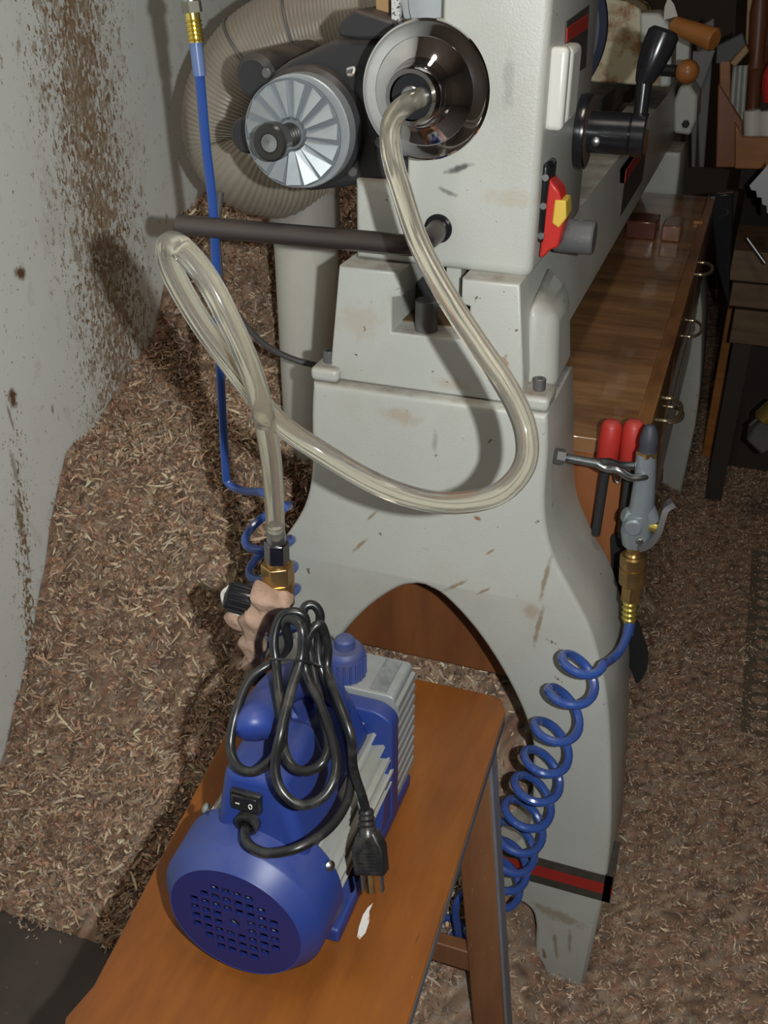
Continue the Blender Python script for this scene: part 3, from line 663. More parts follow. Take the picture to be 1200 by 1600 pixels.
st = [P(412,770,Y=.875), P(385,768,Y=.89), P(357,755,Y=.90), P(352,725,Y=.90), P(345,600,Y=.90), P(340,480,Y=.90), P(333,330,Y=.90), P(322,230,Y=.90), P(312,120,Y=.90), P(305,60,Y=.90)]
full = lead[:-1]+hx+cr([hx[-1]]+under+[hl[0]], 6)[1:-1]+hl+cr([hl[-1]]+st, 5)[1:]
MB().tube(full, .0049, 10).build('hose_tube', BLUEH, hose)
# loop of hose lying under the stool
MB().tube(helix([P(700,1462,Z=.12),P(725,1476,Z=.09),P(745,1480,Z=.07)], .028, 2.4, .5), .0049, 10).build('hose_tube', BLUEH, hose)
# ferrules and quick coupler at the gun end
def along(p0, p1, prof, name, m, par, n=24):
    d = p1-p0; return MB().rev(prof, p0, d, n).build(name, m, par, sharp=30)
a0, a1 = G(992,852), G(990,868)
along(a0, a1, [(0,.0095),(.009,.008),(.014,.0105)], 'swivel_neck', BRASS, hose)
L = (G(988,912)-G(990,866)).length
along(G(990,866), G(988,912), [(0,.0125),(.002,.0145),(L*.35,.0145),(L*.36,.0135),(L*.42,.0135),(L*.43,.0148),(L-.002,.0148),(L,.0130)], 'coupler', BRASS, hose, 32)
MB().cyl(G(988,910), G(985,936), .0115, n=6).build('hex_fitting', BRASS, hose)
fe = [(0,.0075)]; L = (G(983,972)-G(985,936)).length
for k in range(4): fe += [(L*(.08+.22*k),.0072),(L*(.14+.22*k),.0088),(L*(.22+.22*k),.0072)]
along(G(985,936), G(983,972), fe+[(L,.0065)], 'ferrule', YBRASS, hose)
MB().tube([G(983.5,965),G(984,975),G(981,990,-.012)], .0062, 12).build('hose_sleeve', BLUEH, hose)
# upper left end
u0, u1 = P(307,66,Y=.90), P(299,12,Y=.90); L = (u1-u0).length
fe = [(0,.0075)]
for k in range(5): fe += [(L*(.05+.13*k),.0068),(L*(.09+.13*k),.0082),(L*(.14+.13*k),.0068)]
along(u0, u1, fe+[(L*.75,.007),(L,.007)], 'ferrule', YBRASS, hose)
MB().cyl(P(301,20,Y=.90), P(298,2,Y=.90), .0095, n=6, ph=.25).build('hex_nut', M_('dull_nickel', (.20,.19,.15), .42, .8), hose)
MB().cyl(P(298,3,Y=.90), P(293,-60,Y=.90), .0075, n=16).build('pipe_nipple', STEEL, hose)
MB().tube([P(305,60,Y=.90),P(312,118,Y=.90)], .0062, 12).build('hose_sleeve', M_('milky_blue_sleeve', (.12,.18,.36), .3), hose)

# ------------------------------------------------------------ clear vacuum tube
tp = [(657,152,.815),(632,165,.775),(612,192,.745),(612,240,.725),(628,300,.71),(655,380,.69),(700,465,.665),(748,540,.64),(792,605,.62),(820,668,.605),(820,725,.60),(785,768,.60),(730,785,.60),(665,782,.60),(590,757,.60),(500,705,.60),(430,655,.59),(370,580,.58),(315,505,.57),(272,430,.56),(262,388,.555),(280,385,.55),(320,430,.55),(360,505,.55),(396,590,.56),(416,670,.585),(426,740,.615),(429,800,.64),(431,835,.655)]
path = cr([P(a, b, Y=y) for a, b, y in tp], 8)
tube = thing('clear_vacuum_tube', path[-1], 'clear vinyl tube looping from the chrome handwheel hub to the vacuum pump fitting', 'tube')
MB().tube(path, .0080, 24, caps=False).tube(path, .0050, 20, caps=False).build('tube_wall', CLEAR, tube, fix=False)
MB().cyl((wc.x,.815,wc.z), (wc.x+.001,.835,wc.z), .0088, n=24, b=.001).build('hub_nipple', STEEL, tube)

# ------------------------------------------------------------ stool
HZ = .51
stool = thing('wooden_stool', (-.28,.62,0), 'low brown varnished wooden stool with blue grey edges carrying the vacuum pump', 'stool')
oc = [P(a, b, Z=HZ) for a, b in ((118,1590),(148,1537),(392,1025),(640,1065),(765,1087),(792,1112),(640,1600),(605,1700),(100,1700))]
oc = [V(-.393,.375,HZ), P(148,1537,Z=HZ), V(-.440,.862,HZ), V(-.270,.855,HZ), V(-.185,.862,HZ)]
far_r = [P(765,1085,Z=HZ), P(783,1092,Z=HZ), P(790,1112,Z=HZ)]
outl = [V(-.385,.345,HZ), V(-.398,.372,HZ), P(146,1540,Z=HZ), V(-.445,.845,HZ), V(-.430,.866,HZ), V(-.28,.859,HZ), *far_r, P(700,1400,Z=HZ), P(640,1590,Z=HZ), V(-.135,.33,HZ), V(-.150,.31,HZ), V(-.36,.31,HZ)]
outl = [V(p.x, p.y, HZ) for p in outl]
MB().prism(outl, (0,0,-.003)).build('top', STOOLW, stool, bevel=.0012)
inn = [V(CXs.x+.0, CXs.y, HZ-.003) for CXs in outl]
MB().prism(inn, (0,0,-.018)).build('edge_band', STOOLE, stool, bevel=.002)
def leg(top, bot, w=.042, t=.020):
    d = MB(); top = Vector(top); bot = Vector(bot)
    vs = []
    for p_, k in ((top,1),(bot,1)):
        for i, j in ((-1,-1),(1,-1),(1,1),(-1,1)): vs.append(p_+V(w/2*i,t/2*j,0))
    return d.add(vs, [(0,3,2,1),(4,5,6,7),(0,1,5,4),(1,2,6,5),(2,3,7,6),(3,0,4,7)])
legs = [((-.178,.79,HZ-.021),(-.120,.765,0)), ((-.40,.79,HZ-.021),(-.455,.765,0)), ((-.165,.37,HZ-.021),(-.115,.33,0)), ((-.365,.37,HZ-.021),(-.42,.33,0))]
for tp_, bt in legs:
    l = leg(tp_, bt).build('leg', LEGW, stool, bevel=.002)
    tv, bv = Vector(tp_), Vector(bt)
    MB().prism([tv+V(.021,-.011,0), tv+V(.021,.011,0), bv+V(.021,.011,0), bv+V(.021,-.011,0)], (.0035,0,0)).build('edge_strip', STOOLE, l)
MB().box((-.43,.768,.15),(-.15,.786,.185)).build('stretcher', LEGW, stool, bevel=.002)
MB().box((-.40,.335,.15),(-.13,.353,.185)).build('stretcher', LEGW, stool, bevel=.002)
MB().box((-.29,.35,.15),(-.26,.77,.17)).build('stretcher', LEGW, stool, bevel=.002)
pb = [P(a, b, Z=HZ+.0003) for a, b in ((583,1411),(577,1424),(577,1440),(571,1458),(562,1468),(558,1464),(561,1448),(567,1430),(575,1418))]
MB().prism(pb, (0,0,.0004)).build('paint_splash', PAINTB, stool)

# ------------------------------------------------------------ vacuum pump
PX, PZ = -.2815, HZ+.071
pump = thing('vacuum_pump', (PX,.58,HZ), 'blue and grey vacuum pump with perforated round end cap standing on the stool', 'pump')
# motor end cap with a perforated face
ry = .447; holes = []; st_ = .0098; hw = .0033
for i in range(-4, 4):
    for j in range(-4, 4):
        x_, z_ = (i+.5)*st_, (j+.5)*st_
        rr = math.hypot(x_, z_)
        if .010 < rr < .0400: holes.append([V(PX+x_-hw, PZ+z_-hw), V(PX+x_+hw, PZ+z_-hw), V(PX+x_+hw, PZ+z_+hw), V(PX+x_-hw, PZ+z_+hw)])
disc = [V(PX+.0562*math.cos(t), PZ+.0562*math.sin(t)) for t in np.linspace(0, 2*PI, 72, endpoint=False)]
ch = [V(PX+.0045*math.cos(t), PZ+.0045*math.sin(t)) for t in np.linspace(0, 2*PI, 16, endpoint=False)]
gr = MB().plate([disc, ch]+holes, ry, ry+.003, 0).build('end_grille', M_('shaded_blue_grille', (.010,.018,.115), .45), pump)  # darker than the cap: shade from the face's angle put into the colour
MB().rev([(0,.0560),(-.0003,.0566),(.001,.0576),(.013,.0680),(.015,.0690),(.052,.0708),(.054,.0695),(.054,.0560),(.052,.0550),(.050,.0670),(.016,.0650),(.004,.0550),(.003,.0555)], (PX,ry,PZ), (0,1,0), 72, ring=True).build('motor_cap', BLUEP, pump, sharp=25)
MB().cyl((PX,ry+.028,PZ),(PX,ry+.032,PZ),.060,n=40).build('inner_plate', BLACKM, pump)
fan = MB()
for k in range(9):
    a = 2*PI*k/9; fan.beam((PX+.012*math.cos(a),ry+.016,PZ+.012*math.sin(a)),(PX+.052*math.cos(a),ry+.016,PZ+.052*math.sin(a)),.012,.003,V(0,1,.3))
fan.build('inner_fan', M_('grey_inner_fan', (.28,.28,.26), .5), pump)
# ribbed motor body
MB().cyl((PX,.490,PZ),(PX,.645,PZ),.0530,n=48).build('motor_body', FINM, pump)
for k in range(20):
    a = -.66+k*(PI+1.32)/19
    e = V(math.cos(a),0,math.sin(a)); t = V(-e.z,0,e.x)
    o = V(PX,0,PZ)
    vs = [o+e*.052+t*.0034, o+e*.052-t*.0034, o+e*.0645-t*.0016, o+e*.0645+t*.0016]
    MB().prism([v+V(0,.498,0) for v in vs], (0,.144,0)).build('cooling_fin', FINM, pump)
# blue flange and base
fp = rounded([V(PX-.066,HZ+.006),V(PX+.064,HZ+.006),V(PX+.064,.640),V(PX+.050,.650),V(PX-.052,.650),V(PX-.066,.640)], .008)
MB().plate([fp], .640, .658, .002).build('flange', BLUEP, pump)
for s in (-1, 1):
    x0 = PX+s*.0535
    MB().box((x0-.0095,.505,HZ),(x0+.0095,.700,HZ+.016)).build('base_rail', BLUEP, pump, bevel=.003, seg=3)
MB().box((PX-.05,.52,HZ+.004),(PX+.05,.655,HZ+.022)).build('base_bridge', BLUEP, pump, bevel=.003)
MB().add([(PX+.035,.612,HZ+.016),(PX+.062,.612,HZ+.016),(PX+.062,.642,HZ+.016),(PX+.035,.642,HZ+.016),(PX+.05,.638,.60),(PX+.062,.638,.60),(PX+.062,.642,.60),(PX+.05,.642,.60)], [(0,3,2,1),(4,5,6,7),(0,1,5,4),(1,2,6,5),(2,3,7,6),(3,0,4,7)]).build('gusset', BLUEP, pump)
# oil box with horizontal fins on its side
ob = rounded([V(PX-.064,HZ+.012),V(PX+.0590,HZ+.012),V(PX+.0590,.6555),V(PX-.064,.6555)], .006)
oilb = MB().plate([ob], .6585, .712, .0015).build('oil_box', OILG, pump)
for k in range(9):
    z_ = .535+k*.0132
    MB().prism([(PX+.0585,.660,z_-.0055),(PX+.0585,.660,z_+.0055),(PX+.0625,.660,z_+.004),(PX+.0625,.660,z_-.004)], (0,.051,0)).build('side_fin', OILG, oilb)
    MB().prism([(PX+.053,.7115,z_-.0055),(PX+.053,.7115,z_+.0055),(PX+.053,.7155,z_+.004),(PX+.053,.7155,z_-.004)], (-.11,0,0)).build('end_fin', OILG, oilb)
MB().box((PX+.034,.662,.6555),(PX+.050,.708,.6568)).build('worn_sticker', M_('worn_grey_label', (.13,.14,.14), .5, col2=(.3,.3,.3), scale=80, amt=.6), oilb)
# blue oil filler cap
oc_ = P(540,1052,Z=.656); oc_.z = .6555
capm = MB().rev([(0,.017),(.001,.0185),(.026,.0185),(.030,.0165),(.0315,.015),(.0318,.0095),(.040,.009),(.042,.007),(.043,0)], oc_, (0,0,1), 48).build('oil_cap', BLUEC, pump)
for k in range(20):
    a = 2*PI*k/20; p_ = oc_+V(math.cos(a)*.0187,math.sin(a)*.0187,.002)
    MB().cyl(p_, p_+V(0,0,.021), .0012, n=6).build('cap_rib', BLUEC, capm)
# switch housing and carrying handle
HB = [(0,3,2,1),(4,5,6,7),(0,1,5,4),(1,2,6,5),(2,3,7,6),(3,0,4,7)]
MB().add([(PX-.030,.480,PZ+.052),(PX+.050,.480,PZ+.042),(PX+.052,.560,PZ+.036),(PX-.050,.560,PZ+.040),(PX-.020,.486,.703),(PX+.030,.486,.704),(PX+.024,.560,.702),(PX-.024,.560,.702)], HB).build('switch_housing', BLUEP, pump, bevel=.009, seg=5)
MB().add([(PX-.056,.535,PZ+.036),(PX+.044,.535,PZ+.040),(PX+.044,.642,PZ+.040),(PX-.056,.642,PZ+.036),(PX-.026,.535,.698),(PX+.020,.535,.698),(PX+.022,.642,.672),(PX-.030,.642,.672)], HB).build('motor_saddle', BLUEP, pump, bevel=.008, seg=4)
hp_ = cr([P(398,1130,Y=.508), P(412,1108,Y=.532), P(438,1076,Y=.565), P(470,1062,Y=.595), P(500,1072,Y=.612), P(516,1096,Y=.618), P(520,1135,Y=.622), P(520,1160,Y=.625)], 6)
MB().tube([hp_[0]+V(.002,-.011,-.004), hp_[0]+V(.001,-.009,-.003), hp_[0]+V(0,-.004,-.001)]+hp_, [.006,.0125,.0155]+[.0162+.0*min(1,i/12) for i in range(len(hp_))], 28).build('handle', BLUEP, pump, sharp=60)
MB().tube(cr([P(430,1100,Y=.56)+V(0,0,-.006),P(440,1130,Y=.57),V(PX,.58,.685)],5), [.012]*11, 20).build('handle_post', BLUEP, pump)
# rocker switch on the sloping front of the housing
s0 = P(385,1252,Y=.4815); n_ = V(0,-1,.09).normalized()
M4 = Matrix.Translation(s0) @ n_.to_track_quat('Z','Y').to_matrix().to_4x4()
swt = MB().box((-.0125,-.009,-.004),(.0125,.009,.0022), M4).build('rocker_switch', BLACKR, pump, bevel=.0012)
MB().box((-.0105,-.0065,.002),(.0105,.0065,.0042), M4).build('rocker', BLACKM, swt, bevel=.001)
upv = M4.to_3x3() @ V(0,1,0); rtv = M4.to_3x3() @ V(1,0,0)
if rtv.x < 0: rtv = -rtv
if upv.z < 0: upv = -upv
nn = n_*.0046; c_ = s0+nn
MB().tube([c_+rtv*(.0055+.0014*math.cos(k*PI/8))+upv*.0021*math.sin(k*PI/8) for k in range(16)], .0004, 6, closed=True).build('off_mark', WHITEP, swt)
MB().beam(c_-rtv*.0070, c_-rtv*.0035, .0008, .0004, n_).build('on_mark', WHITEP, swt)
# cord grommet
g0 = P(386,1287,Y=.478); MB().rev([(0,.0100),(.006,.0100),(.007,.0085),(.007,.006),(0,.006)], g0+V(0,.004,0), (0,-1,0), 28).build('cord_grommet', BLACKR, pump)
for a, b_, y_ in ((487,1276,.515),(516,1352,.494),(322,1262,.5)):
    c0 = P(a, b_, Y=y_); d = (c0-V(PX,y_,PZ)).normalized(); MB().rev([(0,.0042),(.002,.0042),(.0035,.002),(.0036,0)], c0-d*.001, V(d.x,-.5,d.z), 16).build('screw', STEEL, pump)
# power cord: one long tube through its loops
C = lambda a, b, y: P(a, b, Y=y)
cord = [C(385,1287,.484),C(383,1297,.468),C(386,1315,.452),C(402,1328,.446),C(425,1333,.444),C(465,1325,.450),C(505,1302,.468),C(532,1272,.490),C(547,1235,.515),C(549,1190,.54),C(540,1140,.545),
        C(520,1085,.555),C(500,1040,.565),C(497,995,.575),C(500,960,.58),C(488,945,.58),C(474,955,.575),C(480,1000,.57),C(490,1050,.555),C(502,1110,.528),C(513,1160,.505),C(505,1190,.490),C(480,1205,.483),C(455,1195,.485),C(442,1160,.496),C(448,1110,.515),C(462,1050,.54),C(478,1000,.56),C(476,965,.562),C(458,956,.56),C(438,965,.555),C(428,1000,.545),C(432,1040,.535),C(437,1090,.515),C(443,1140,.492),C(430,1180,.480),C(400,1205,.474),C(372,1198,.476),C(360,1165,.487),C(370,1110,.505),C(392,1060,.53),C(425,1035,.545),C(450,1010,.550),
        C(446,975,.548),C(458,968,.545),C(472,985,.54),C(470,1030,.53),C(455,1080,.51),C(440,1140,.482),C(430,1195,.468),C(440,1235,.460),C(470,1258,.458),C(505,1245,.466),C(524,1210,.480),C(522,1165,.500),C(500,1100,.53),C(478,1050,.55),C(480,1000,.56),C(500,975,.57),C(512,1010,.57),C(512,1050,.56),C(530,1100,.535),C(548,1150,.52),C(552,1200,.515),C(566,1245,.512),C(572,1268,.51)]
cord = [c for c in cord if not isinstance(c, int)]
MB().tube(cr(cord, 6), .0037, 12).build('power_cord', BLACKR, pump)
tie = cr([C(422,1030,.535),C(450,1031,.525),C(480,1034,.528),C(503,1042,.55)], 4)
MB().tube(tie, .0010, 8).build('cord_tie', BLACKM, pump)
q0, q1 = C(572,1264,.512), C(574,1300,.503)
d = (q1-q0).normalized()
pl = MB().rev([(0,.0052),(.003,.0062),(.005,.0055),(.007,.0066),(.009,.0058),(.011,.007),(.013,.006),(.015,.0072),(.020,.0075)], q0, d, 16).build('strain_relief', BLACKR, pump)
pc = C(578,1334,.497); ax3 = (C(580,1366,.490)-C(574,1302,.503)).normalized()
sd = V(1,0,0)-ax3*ax3.x; sd.normalize(); nr = ax3.cross(sd)
def pb_(a, b, c): return pc+sd*a+ax3*b+nr*c
pv = []
for c in (-.007, .007):
    pv += [pb_(-.007,-.019,c), pb_(.007,-.019,c), pb_(.0125,-.006,c), pb_(.0125,.015,c), pb_(-.0125,.015,c), pb_(-.0125,-.006,c)]
plug = MB().add(pv, [(5,4,3,2,1,0),(6,7,8,9,10,11)]+[(i,(i+1)%6,6+(i+1)%6,6+i) for i in range(6)]).build('plug', BLACKR, pump, bevel=.002, seg=3)
for k in range(-3, 4):
    a = pb_(-.008,.004+k*.0026,-.0072 if nr.y > 0 else .0072); b = pb_(.008,.004+k*.0026,-.0072 if nr.y > 0 else .0072)
    MB().cyl(a, b, .0006, n=6).build('grip_line', BLACKR, plug)
for a in (-.0075, .0075):
    MB().beam(pb_(a,.014,.0), pb_(a,.029,.0), .0016, .006, nr).build('prong', STEEL, plug)
MB().cyl(pb_(0,.014,.003), pb_(0,.030,.003), .0026, n=12, b=.0008).build('ground_pin', BRASS, plug)
# inlet valve standing on the pump, wrapped with tan putty
F = lambda a, b, dy=0: P(a, b, Y=.66+dy)
vf = thing('inlet_valve', F(400,1050), 'brass inlet valve lumped with tan putty joining the clear tube to the pump', 'valve')
MB().rev([(0,.006),(.004,.0072),(.006,.006),(.010,.0072),(.012,.006),(.018,.0062),(.018,.0085),(.034,.0085),(.036,.0075),(.040,.0075)], F(430,806), F(432,850)-F(430,806), 24).build('hose_barb', STEEL, vf)
MB().cyl(F(432,846), F(433,876), .0112, n=6, ph=.15).build('steel_nut', M_('dark_nickel', (.22,.20,.19), .22, 1), vf, bevel=.0008)
MB().rev([(0,.0095),(.006,.0105)], F(433,874), F(434,884)-F(433,874), 24).cyl(F(433,880), F(435,908), .0148, n=6).build('brass_nut', BRASS, vf, bevel=.001)
MB().rev([(0,.0138),(.002,.0142),(.024,.0138),(.030,.0105)], F(435,906), F(437,950)-F(435,906), 28).build('brass_body', BRASS, vf)
blob = cr([F(425,925,-.012), F(418,945,-.014), F(402,970,-.014), F(396,1000,-.01), F(396,1030,-.006)], 12)
bm_ = MB().tube([blob[0]+(blob[0]-blob[1])*5, blob[0]+(blob[0]-blob[1])*3]+blob+[blob[-1]+(blob[-1]-blob[-2])*3, blob[-1]+(blob[-1]-blob[-2])*5], [.005,.013]+[.0185+.0015*math.sin(i*.35)-.0003*max(0,i-8)*.5-.004*(i/len(blob)) for i in range(len(blob))]+[.009,.003], 40)
bm_.rev([(-.012,0),(-.011,.005),(-.008,.009),(-.003,.0115),(.003,.0115),(.008,.009),(.011,.005),(.012,0)], F(374,968,-.008), V(-.6,-.2,-.5), 24)
for v in bm_.v:
    v += V(math.sin(v.x*260+v.z*190), math.sin(v.z*230+v.y*170), math.sin(v.y*280+v.x*210))*.0018
bm_.build('putty_wrap', TAPE, vf, sharp=80)
k0, k1 = F(398,942,-.01), F(354,930,-.016); d = k1-k0; L = d.length
kb = MB().rev([(0,.0105),(.001,.0125),(L-.002,.0125),(L,.0115),(L,.0085),(L-.002,.008),(L-.002,0)], k0, d, 32).build('valve_knob', BLACKM, vf)
dn, a_, b_ = MB().frame(d)
for k in range(14):
    t = 2*PI*k/14; p_ = k0+(a_*math.cos(t)+b_*math.sin(t))*.0126; MB().cyl(p_+dn*.003, p_+dn*(L-.004), .0011, n=6).build('knob_rib', BLACKM, kb)
MB().tube(cr([k1+V(.004,0,.010), k1+V(-.004,0,0), k1+V(.0,0,-.014), k1+V(.012,.004,-.022)],6), .0020, 8).build('knob_strap', WHITEP, vf)
MB().cyl(F(396,1030,-.004), F(405,1062,.0), .008, .009, 20).build('lower_stem', BLACKM, vf)

# ------------------------------------------------------------ dust pipe and flexible duct behind
DP = lambda a, b, y=1.30: P(a, b, Y=y)
duct = thing('flexible_duct', DP(345,230), 'ribbed grey brown flexible dust duct curving behind the black motor', 'duct')
dpath = cr([DP(760,-60,1.34), DP(660,-5,1.34), DP(560,28,1.33), DP(470,50,1.32), (DP(400,88,1.31)), DP(358,150), DP(352,215), DP(385,262), DP(440,276,1.33), DP(490,270,1.38)], 44)
sl_ = [0]; 
for i in range(1, len(dpath)): sl_.append(sl_[-1]+(dpath[i]-dpath[i-1]).length)
n_tot = int(sl_[-1]/.00125); res = []; j = 0
for i in range(n_tot+1):
    s_ = sl_[-1]*i/n_tot
    while j < len(sl_)-2 and sl_[j+1] < s_: j += 1
    f_ = (s_-sl_[j])/max(1e-9, sl_[j+1]-sl_[j]); res.append(dpath[j].lerp(dpath[j+1], f_))
MB().tube(res, [.0570+.0007*math.sin(2*PI*i*.00125/.0050) for i in range(len(res))], 48).build('ribbed_hose', DUCTM, duct, sharp=80, fix=False)
k = int(len(res)*.44); 
def ring(i, r, nm, m):
    t = (res[min(i+1,len(res)-1)]-res[i-1]).normalized(); d_, a2, b2 = MB().frame(t)
    MB().tube([res[i]+(a2*math.cos(q*PI/16)+b2*math.sin(q*PI/16))*r for q in range(32)], .0022, 8, closed=True).build(nm, m, duct)
ring(int(len(res)*.42), .0575, 'hose_clamp', IRON); ring(int(len(res)*.54), .0575, 'hose_clamp', IRON)
pc_ = P(480,430,Y=1.36)
zt = P(480,285,Y=1.36).z
pipe = thing('dust_pipe', (pc_.x,1.36,.3), 'upright white plastic dust pipe half buried in the shavings below the motor', 'pipe')
MB().cyl((pc_.x,1.36,.30),(pc_.x,1.36,zt),.0475,n=48).build('pipe_wall', PVC, pipe)
MB().cyl((pc_.x,1.36,zt-.08),(pc_.x,1.36,zt+.03),.0515,n=48,b=.001).build('grey_collar', M_('dusty_grey_collar', (.30,.28,.26), .5, dust=((.25,.18,.12),.6)), pipe)
cb_ = cr([P(345,440,Y=1.10),P(370,490,Y=1.12),P(410,535,Y=1.14),P(455,560,Y=1.16),P(510,575,Y=1.18)], 8)
cb0 = cr([P(345,300,Y=1.10),P(338,360,Y=1.09)], 5)
o = MB().tube(cb0+cb_, .0042, 10).build('grey_cable', M_('grey_cable', (.09,.085,.08), .5)); tag(o, 'thin dark grey cable sagging in front of the white dust pipe', 'cable')

# ------------------------------------------------------------ dim clutter to the right behind the lathe
def clutter(name, mat, px, Y, depth, label, cat, group=None, bevel=.003):
    pts = [P(a, b, Y=Y) for a, b in px]; o = MB().prism(pts, (0,depth,0)).build(name, mat, bevel=bevel); tag(o, label, cat, group); return o
# bench behind, right
bench = thing('workbench', (.2,2.75,0), 'dark old workbench piled with tools at the right rear', 'bench')
pA = P(1100,262,Y=2.7)
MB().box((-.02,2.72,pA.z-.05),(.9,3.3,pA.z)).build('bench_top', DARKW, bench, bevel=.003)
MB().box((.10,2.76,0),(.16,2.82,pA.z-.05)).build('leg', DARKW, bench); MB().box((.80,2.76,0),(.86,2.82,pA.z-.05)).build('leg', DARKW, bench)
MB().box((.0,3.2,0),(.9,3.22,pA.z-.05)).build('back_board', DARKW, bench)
zt = pA.z
def standing(name, mat, px, Y, depth, label, cat, group=None, bevel=.003): return clutter(name, mat, px, Y, depth, label, cat, group, bevel)
bx_ = thing('tool_box', P(1150,260,Y=2.72), 'orange brown open wooden box holding white tubes and tool handles', 'box')
def bpart(nm, mat, px, Y, d): MB().prism([P(a, b, Y=Y) for a, b in px], (0,d,0)).build(nm, mat, bx_, bevel=.003)
bpart('front_board', ORW, ((1160,214),(1230,214),(1230,266),(1148,264),(1148,190)), 2.64, .02)
bpart('side_board', CABW, ((1122,130),(1160,190),(1160,262),(1118,262)), 2.66, .02)
bpart('back_board', ORW, ((1124,95),(1142,95),(1142,175),(1124,168)), 2.76, .02)
for i, a in enumerate((1175,1200,1226)):
    t = thing('white_tube', P(a,214,Y=2.68), ('white plastic tube in the tool box, leftmost of the row','white plastic tube in the tool box, second of the row','white plastic tube in the tool box cut by the picture edge')[i], 'tube', 'white tubes in the tool box')
    MB().cyl(P(a,214,Y=2.69), P(a,172,Y=2.69), .020, n=20, b=.002).build('tube_wall', WHITEP, t)
for i, a in enumerate((1143,1151,1159)):
    o = MB().cyl(P(a,180+i*6,Y=2.73), P(a+6,102,Y=2.73), .0065, n=12).build('grey_rod', FINM); tag(o, ('slim grey rod in the tool box, farthest left','slim grey rod in the tool box, middle of three','slim grey rod in the tool box, nearest the brown handles')[i], 'rod', 'grey rods in the tool box')
for i, (a, b, c_, d_, r) in enumerate(((1176,172,1190,-20,.020),(1190,120,1205,-20,.018))):
    p0, p1 = P(a,b,Y=2.75+.05*i), P(c_,d_,Y=2.75+.05*i); L = (p1-p0).length
    o = MB().rev([(0,r*.8),(L*.3,r*.85),(L*.36,r*1.15),(L*.42,r*.9),(L*.8,r*1.1),(L,r*.7)], p0, p1-p0, 20).build('turning_tool_handle', M_('reddish_brown_handle', (.13,.045,.02), .4)); tag(o, ('long turned reddish brown handle standing in the tool box','shorter turned brown handle standing behind the long one')[i], 'tool handle', 'handles in the tool box')
o = MB().rev([(0,.006),(.03,.016),(.06,.018),(.085,.010),(.09,0)], P(1197,160,Y=2.66), V(.0,0,1), 20).build('red_tool_handle', RED); tag(o, 'bright red plastic handle at the right edge above the white tubes', 'tool handle')
clutter('light_wood_batten', LTW, ((1168,-10),(1182,-10),(1176,95),(1164,75)), 2.82, .03, 'light wooden batten standing upright behind the brown handles', 'batten')
clutter('wood_wedge', LTW, ((1140,98),(1165,70),(1171,80),(1148,106)), 2.7, .06, 'small pale wooden wedge leaning left of the light batten', 'block')
clutter('grey_metal_guard', M_('guard_grey', (.10,.11,.10), .6), ((1120,72),(1160,52),(1166,70),(1140,98),(1118,100)), 2.76, .05, 'grey metal guard lying left of the pale wedge', 'guard')
clutter('grey_sheet', M_('light_grey_panel', (.20,.20,.20), .6), ((1082,80),(1118,78),(1092,150),(1086,262),(1080,262),(1080,140)), 2.75, .01, 'grey sheet panel standing behind the wooden ball knob', 'panel')
clutter('grey_sheet', M_('light_grey_panel2', (.17,.17,.17), .6), ((1090,44),(1116,28),(1114,80),(1100,262),(1092,262),(1088,80)), 2.79, .01, 'grey sheet panel behind the tan handle', 'panel')
# far shelf boards
for i, (y0_, y1_, nm) in enumerate(((390,438,'thick upper'),(442,480,'second'),(486,540,'wide lower'))):
    p0 = P(1138,y1_,Y=2.35); p1 = P(1138,y0_,Y=2.35)
    o = MB().box((p0.x,2.35+.01*i,p0.z),(p0.x+.5,2.6,p1.z)).build('old_board', OLDW, bevel=.002)
    tag(o, ('old brown board topmost in the stack right of the cabinet','old brown board second in the stack right of the cabinet','old brown board lowest in the stack right of the cabinet')[i], 'board', 'stacked old boards')
zb = P(1138,540,Y=2.35)
rk = thing('board_rack', (zb.x+.2,2.4,0), 'dark low rack carrying the stack of old boards', 'rack')
MB().box((zb.x+.01,2.37,0),(zb.x+.05,2.6,zb.z)).build('post', DARKW, rk); MB().box((zb.x+.44,2.37,0),(zb.x+.48,2.6,zb.z)).build('post', DARKW, rk); MB().box((zb.x+.01,2.58,0),(zb.x+.48,2.6,zb.z)).build('back_board', DARKW, rk)
clutter('black_bin', BLACKM, ((1108,305),(1145,302),(1145,345),(1138,480),(1120,420)), 2.33, .02, 'black upright panel between the cabinet and the stack of boards', 'panel')
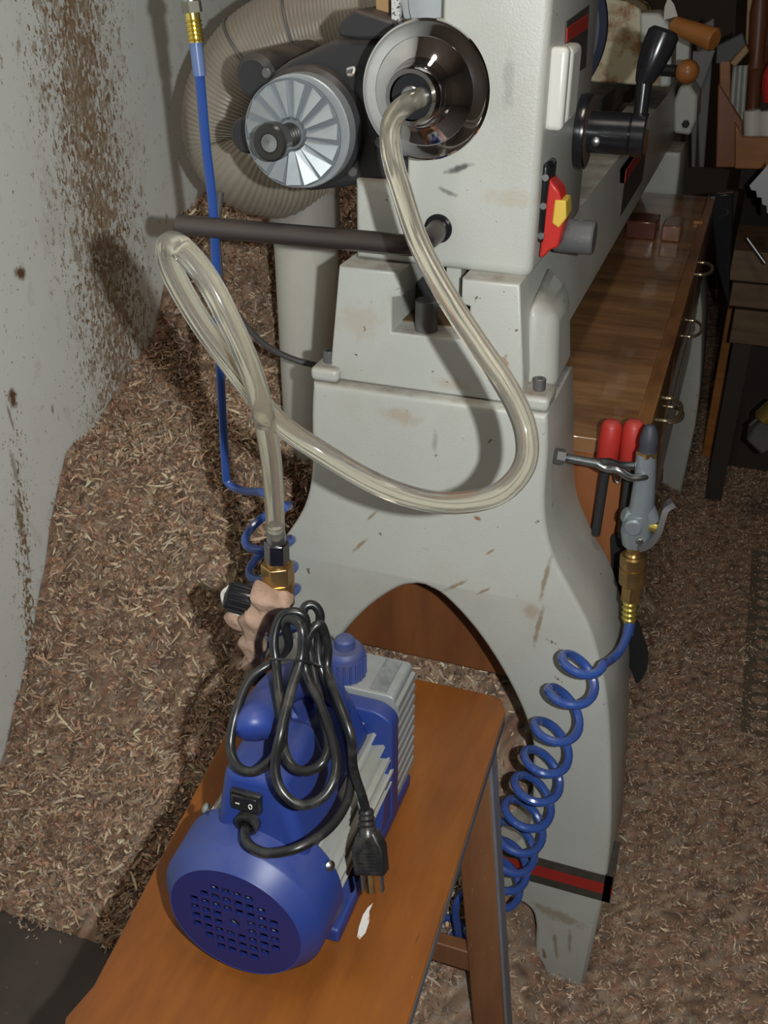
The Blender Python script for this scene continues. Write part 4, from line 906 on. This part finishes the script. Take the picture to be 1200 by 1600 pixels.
# saw blade
sb = [(1171,290),(1205,250),(1205,345)]
tz = [(1205,338),(1198,332),(1198,322),(1191,319),(1190,309),(1183,308),(1181,298),(1174,297)]
clutter('saw_blade', SAWM, [(1171,290),(1205,252)]+tz, 2.25, .002, 'grey steel saw blade with coarse teeth at the right edge', 'saw', bevel=0)
o = MB().cyl(P(1167,372,Y=2.3), P(1196,412,Y=2.28), .0045, n=12, b=.001).build('steel_rod', STEEL); tag(o, 'thin bright steel rod leaning on the stack of old boards', 'rod')
ck = thing('pipe_clamp', P(1180,690,Y=2.1), 'grey iron clamp head lying on the floor at the right edge', 'clamp')
MB().prism([P(a, b, Y=2.1) for a, b in ((1165,688),(1180,665),(1215,640),(1215,700),(1190,712))], (0,.06,0)).build('clamp_body', IRON, ck, bevel=.006)
MB().cyl(P(1190,655,Y=2.09), P(1215,632,Y=2.09), .020, n=24, b=.003).build('screw_head', YBRASS, ck)
MB().cyl(P(1171,665,Y=2.09), P(1186,652,Y=2.09), .004, n=10).build('handle_rod', STEEL, ck)
post = [P(a, b, Y=2.62) for a, b in ((1117,470),(1131,600),(1131,660),(1128,700),(1115,700),(1112,560))]
o = MB().box((P(1116,600,Y=2.62).x,2.62,0),(P(1133,600,Y=2.62).x,2.68,P(1116,480,Y=2.62).z)).build('wooden_post', ORW, bevel=.003); tag(o, 'short orange brown wooden post behind the far lathe leg', 'post')
# perforated rubber mat
mt = thing('rubber_mat', (.6,1.8,0), 'dusty perforated rubber mat on the floor at the right edge', 'mat')
mb = MB(); x0, y0_ = P(1160,1100,Z=.008).x, 1.50
hs_ = []
outm = [V(x0,y0_),V(x0+.62,y0_),V(x0+.62,2.15),V(x0,2.15)]
for i in range(16):
    for j in range(17):
        cx_, cy_ = x0+.03+i*.038, y0_+.025+j*.037
        hs_.append([V(cx_+.0165*math.cos(t), cy_+.0155*math.sin(t)) for t in np.linspace(0,2*PI,8,endpoint=False)])
mb.plate([outm]+hs_, -.004, .004, 0); mb.v = [V(v.x, v.z, .0055-v.y*.5) for v in mb.v]
mb.build('mat_sheet', MATR, mt)
for o in bpy.data.objects:
    if o.get('helpers'): del o['helpers']
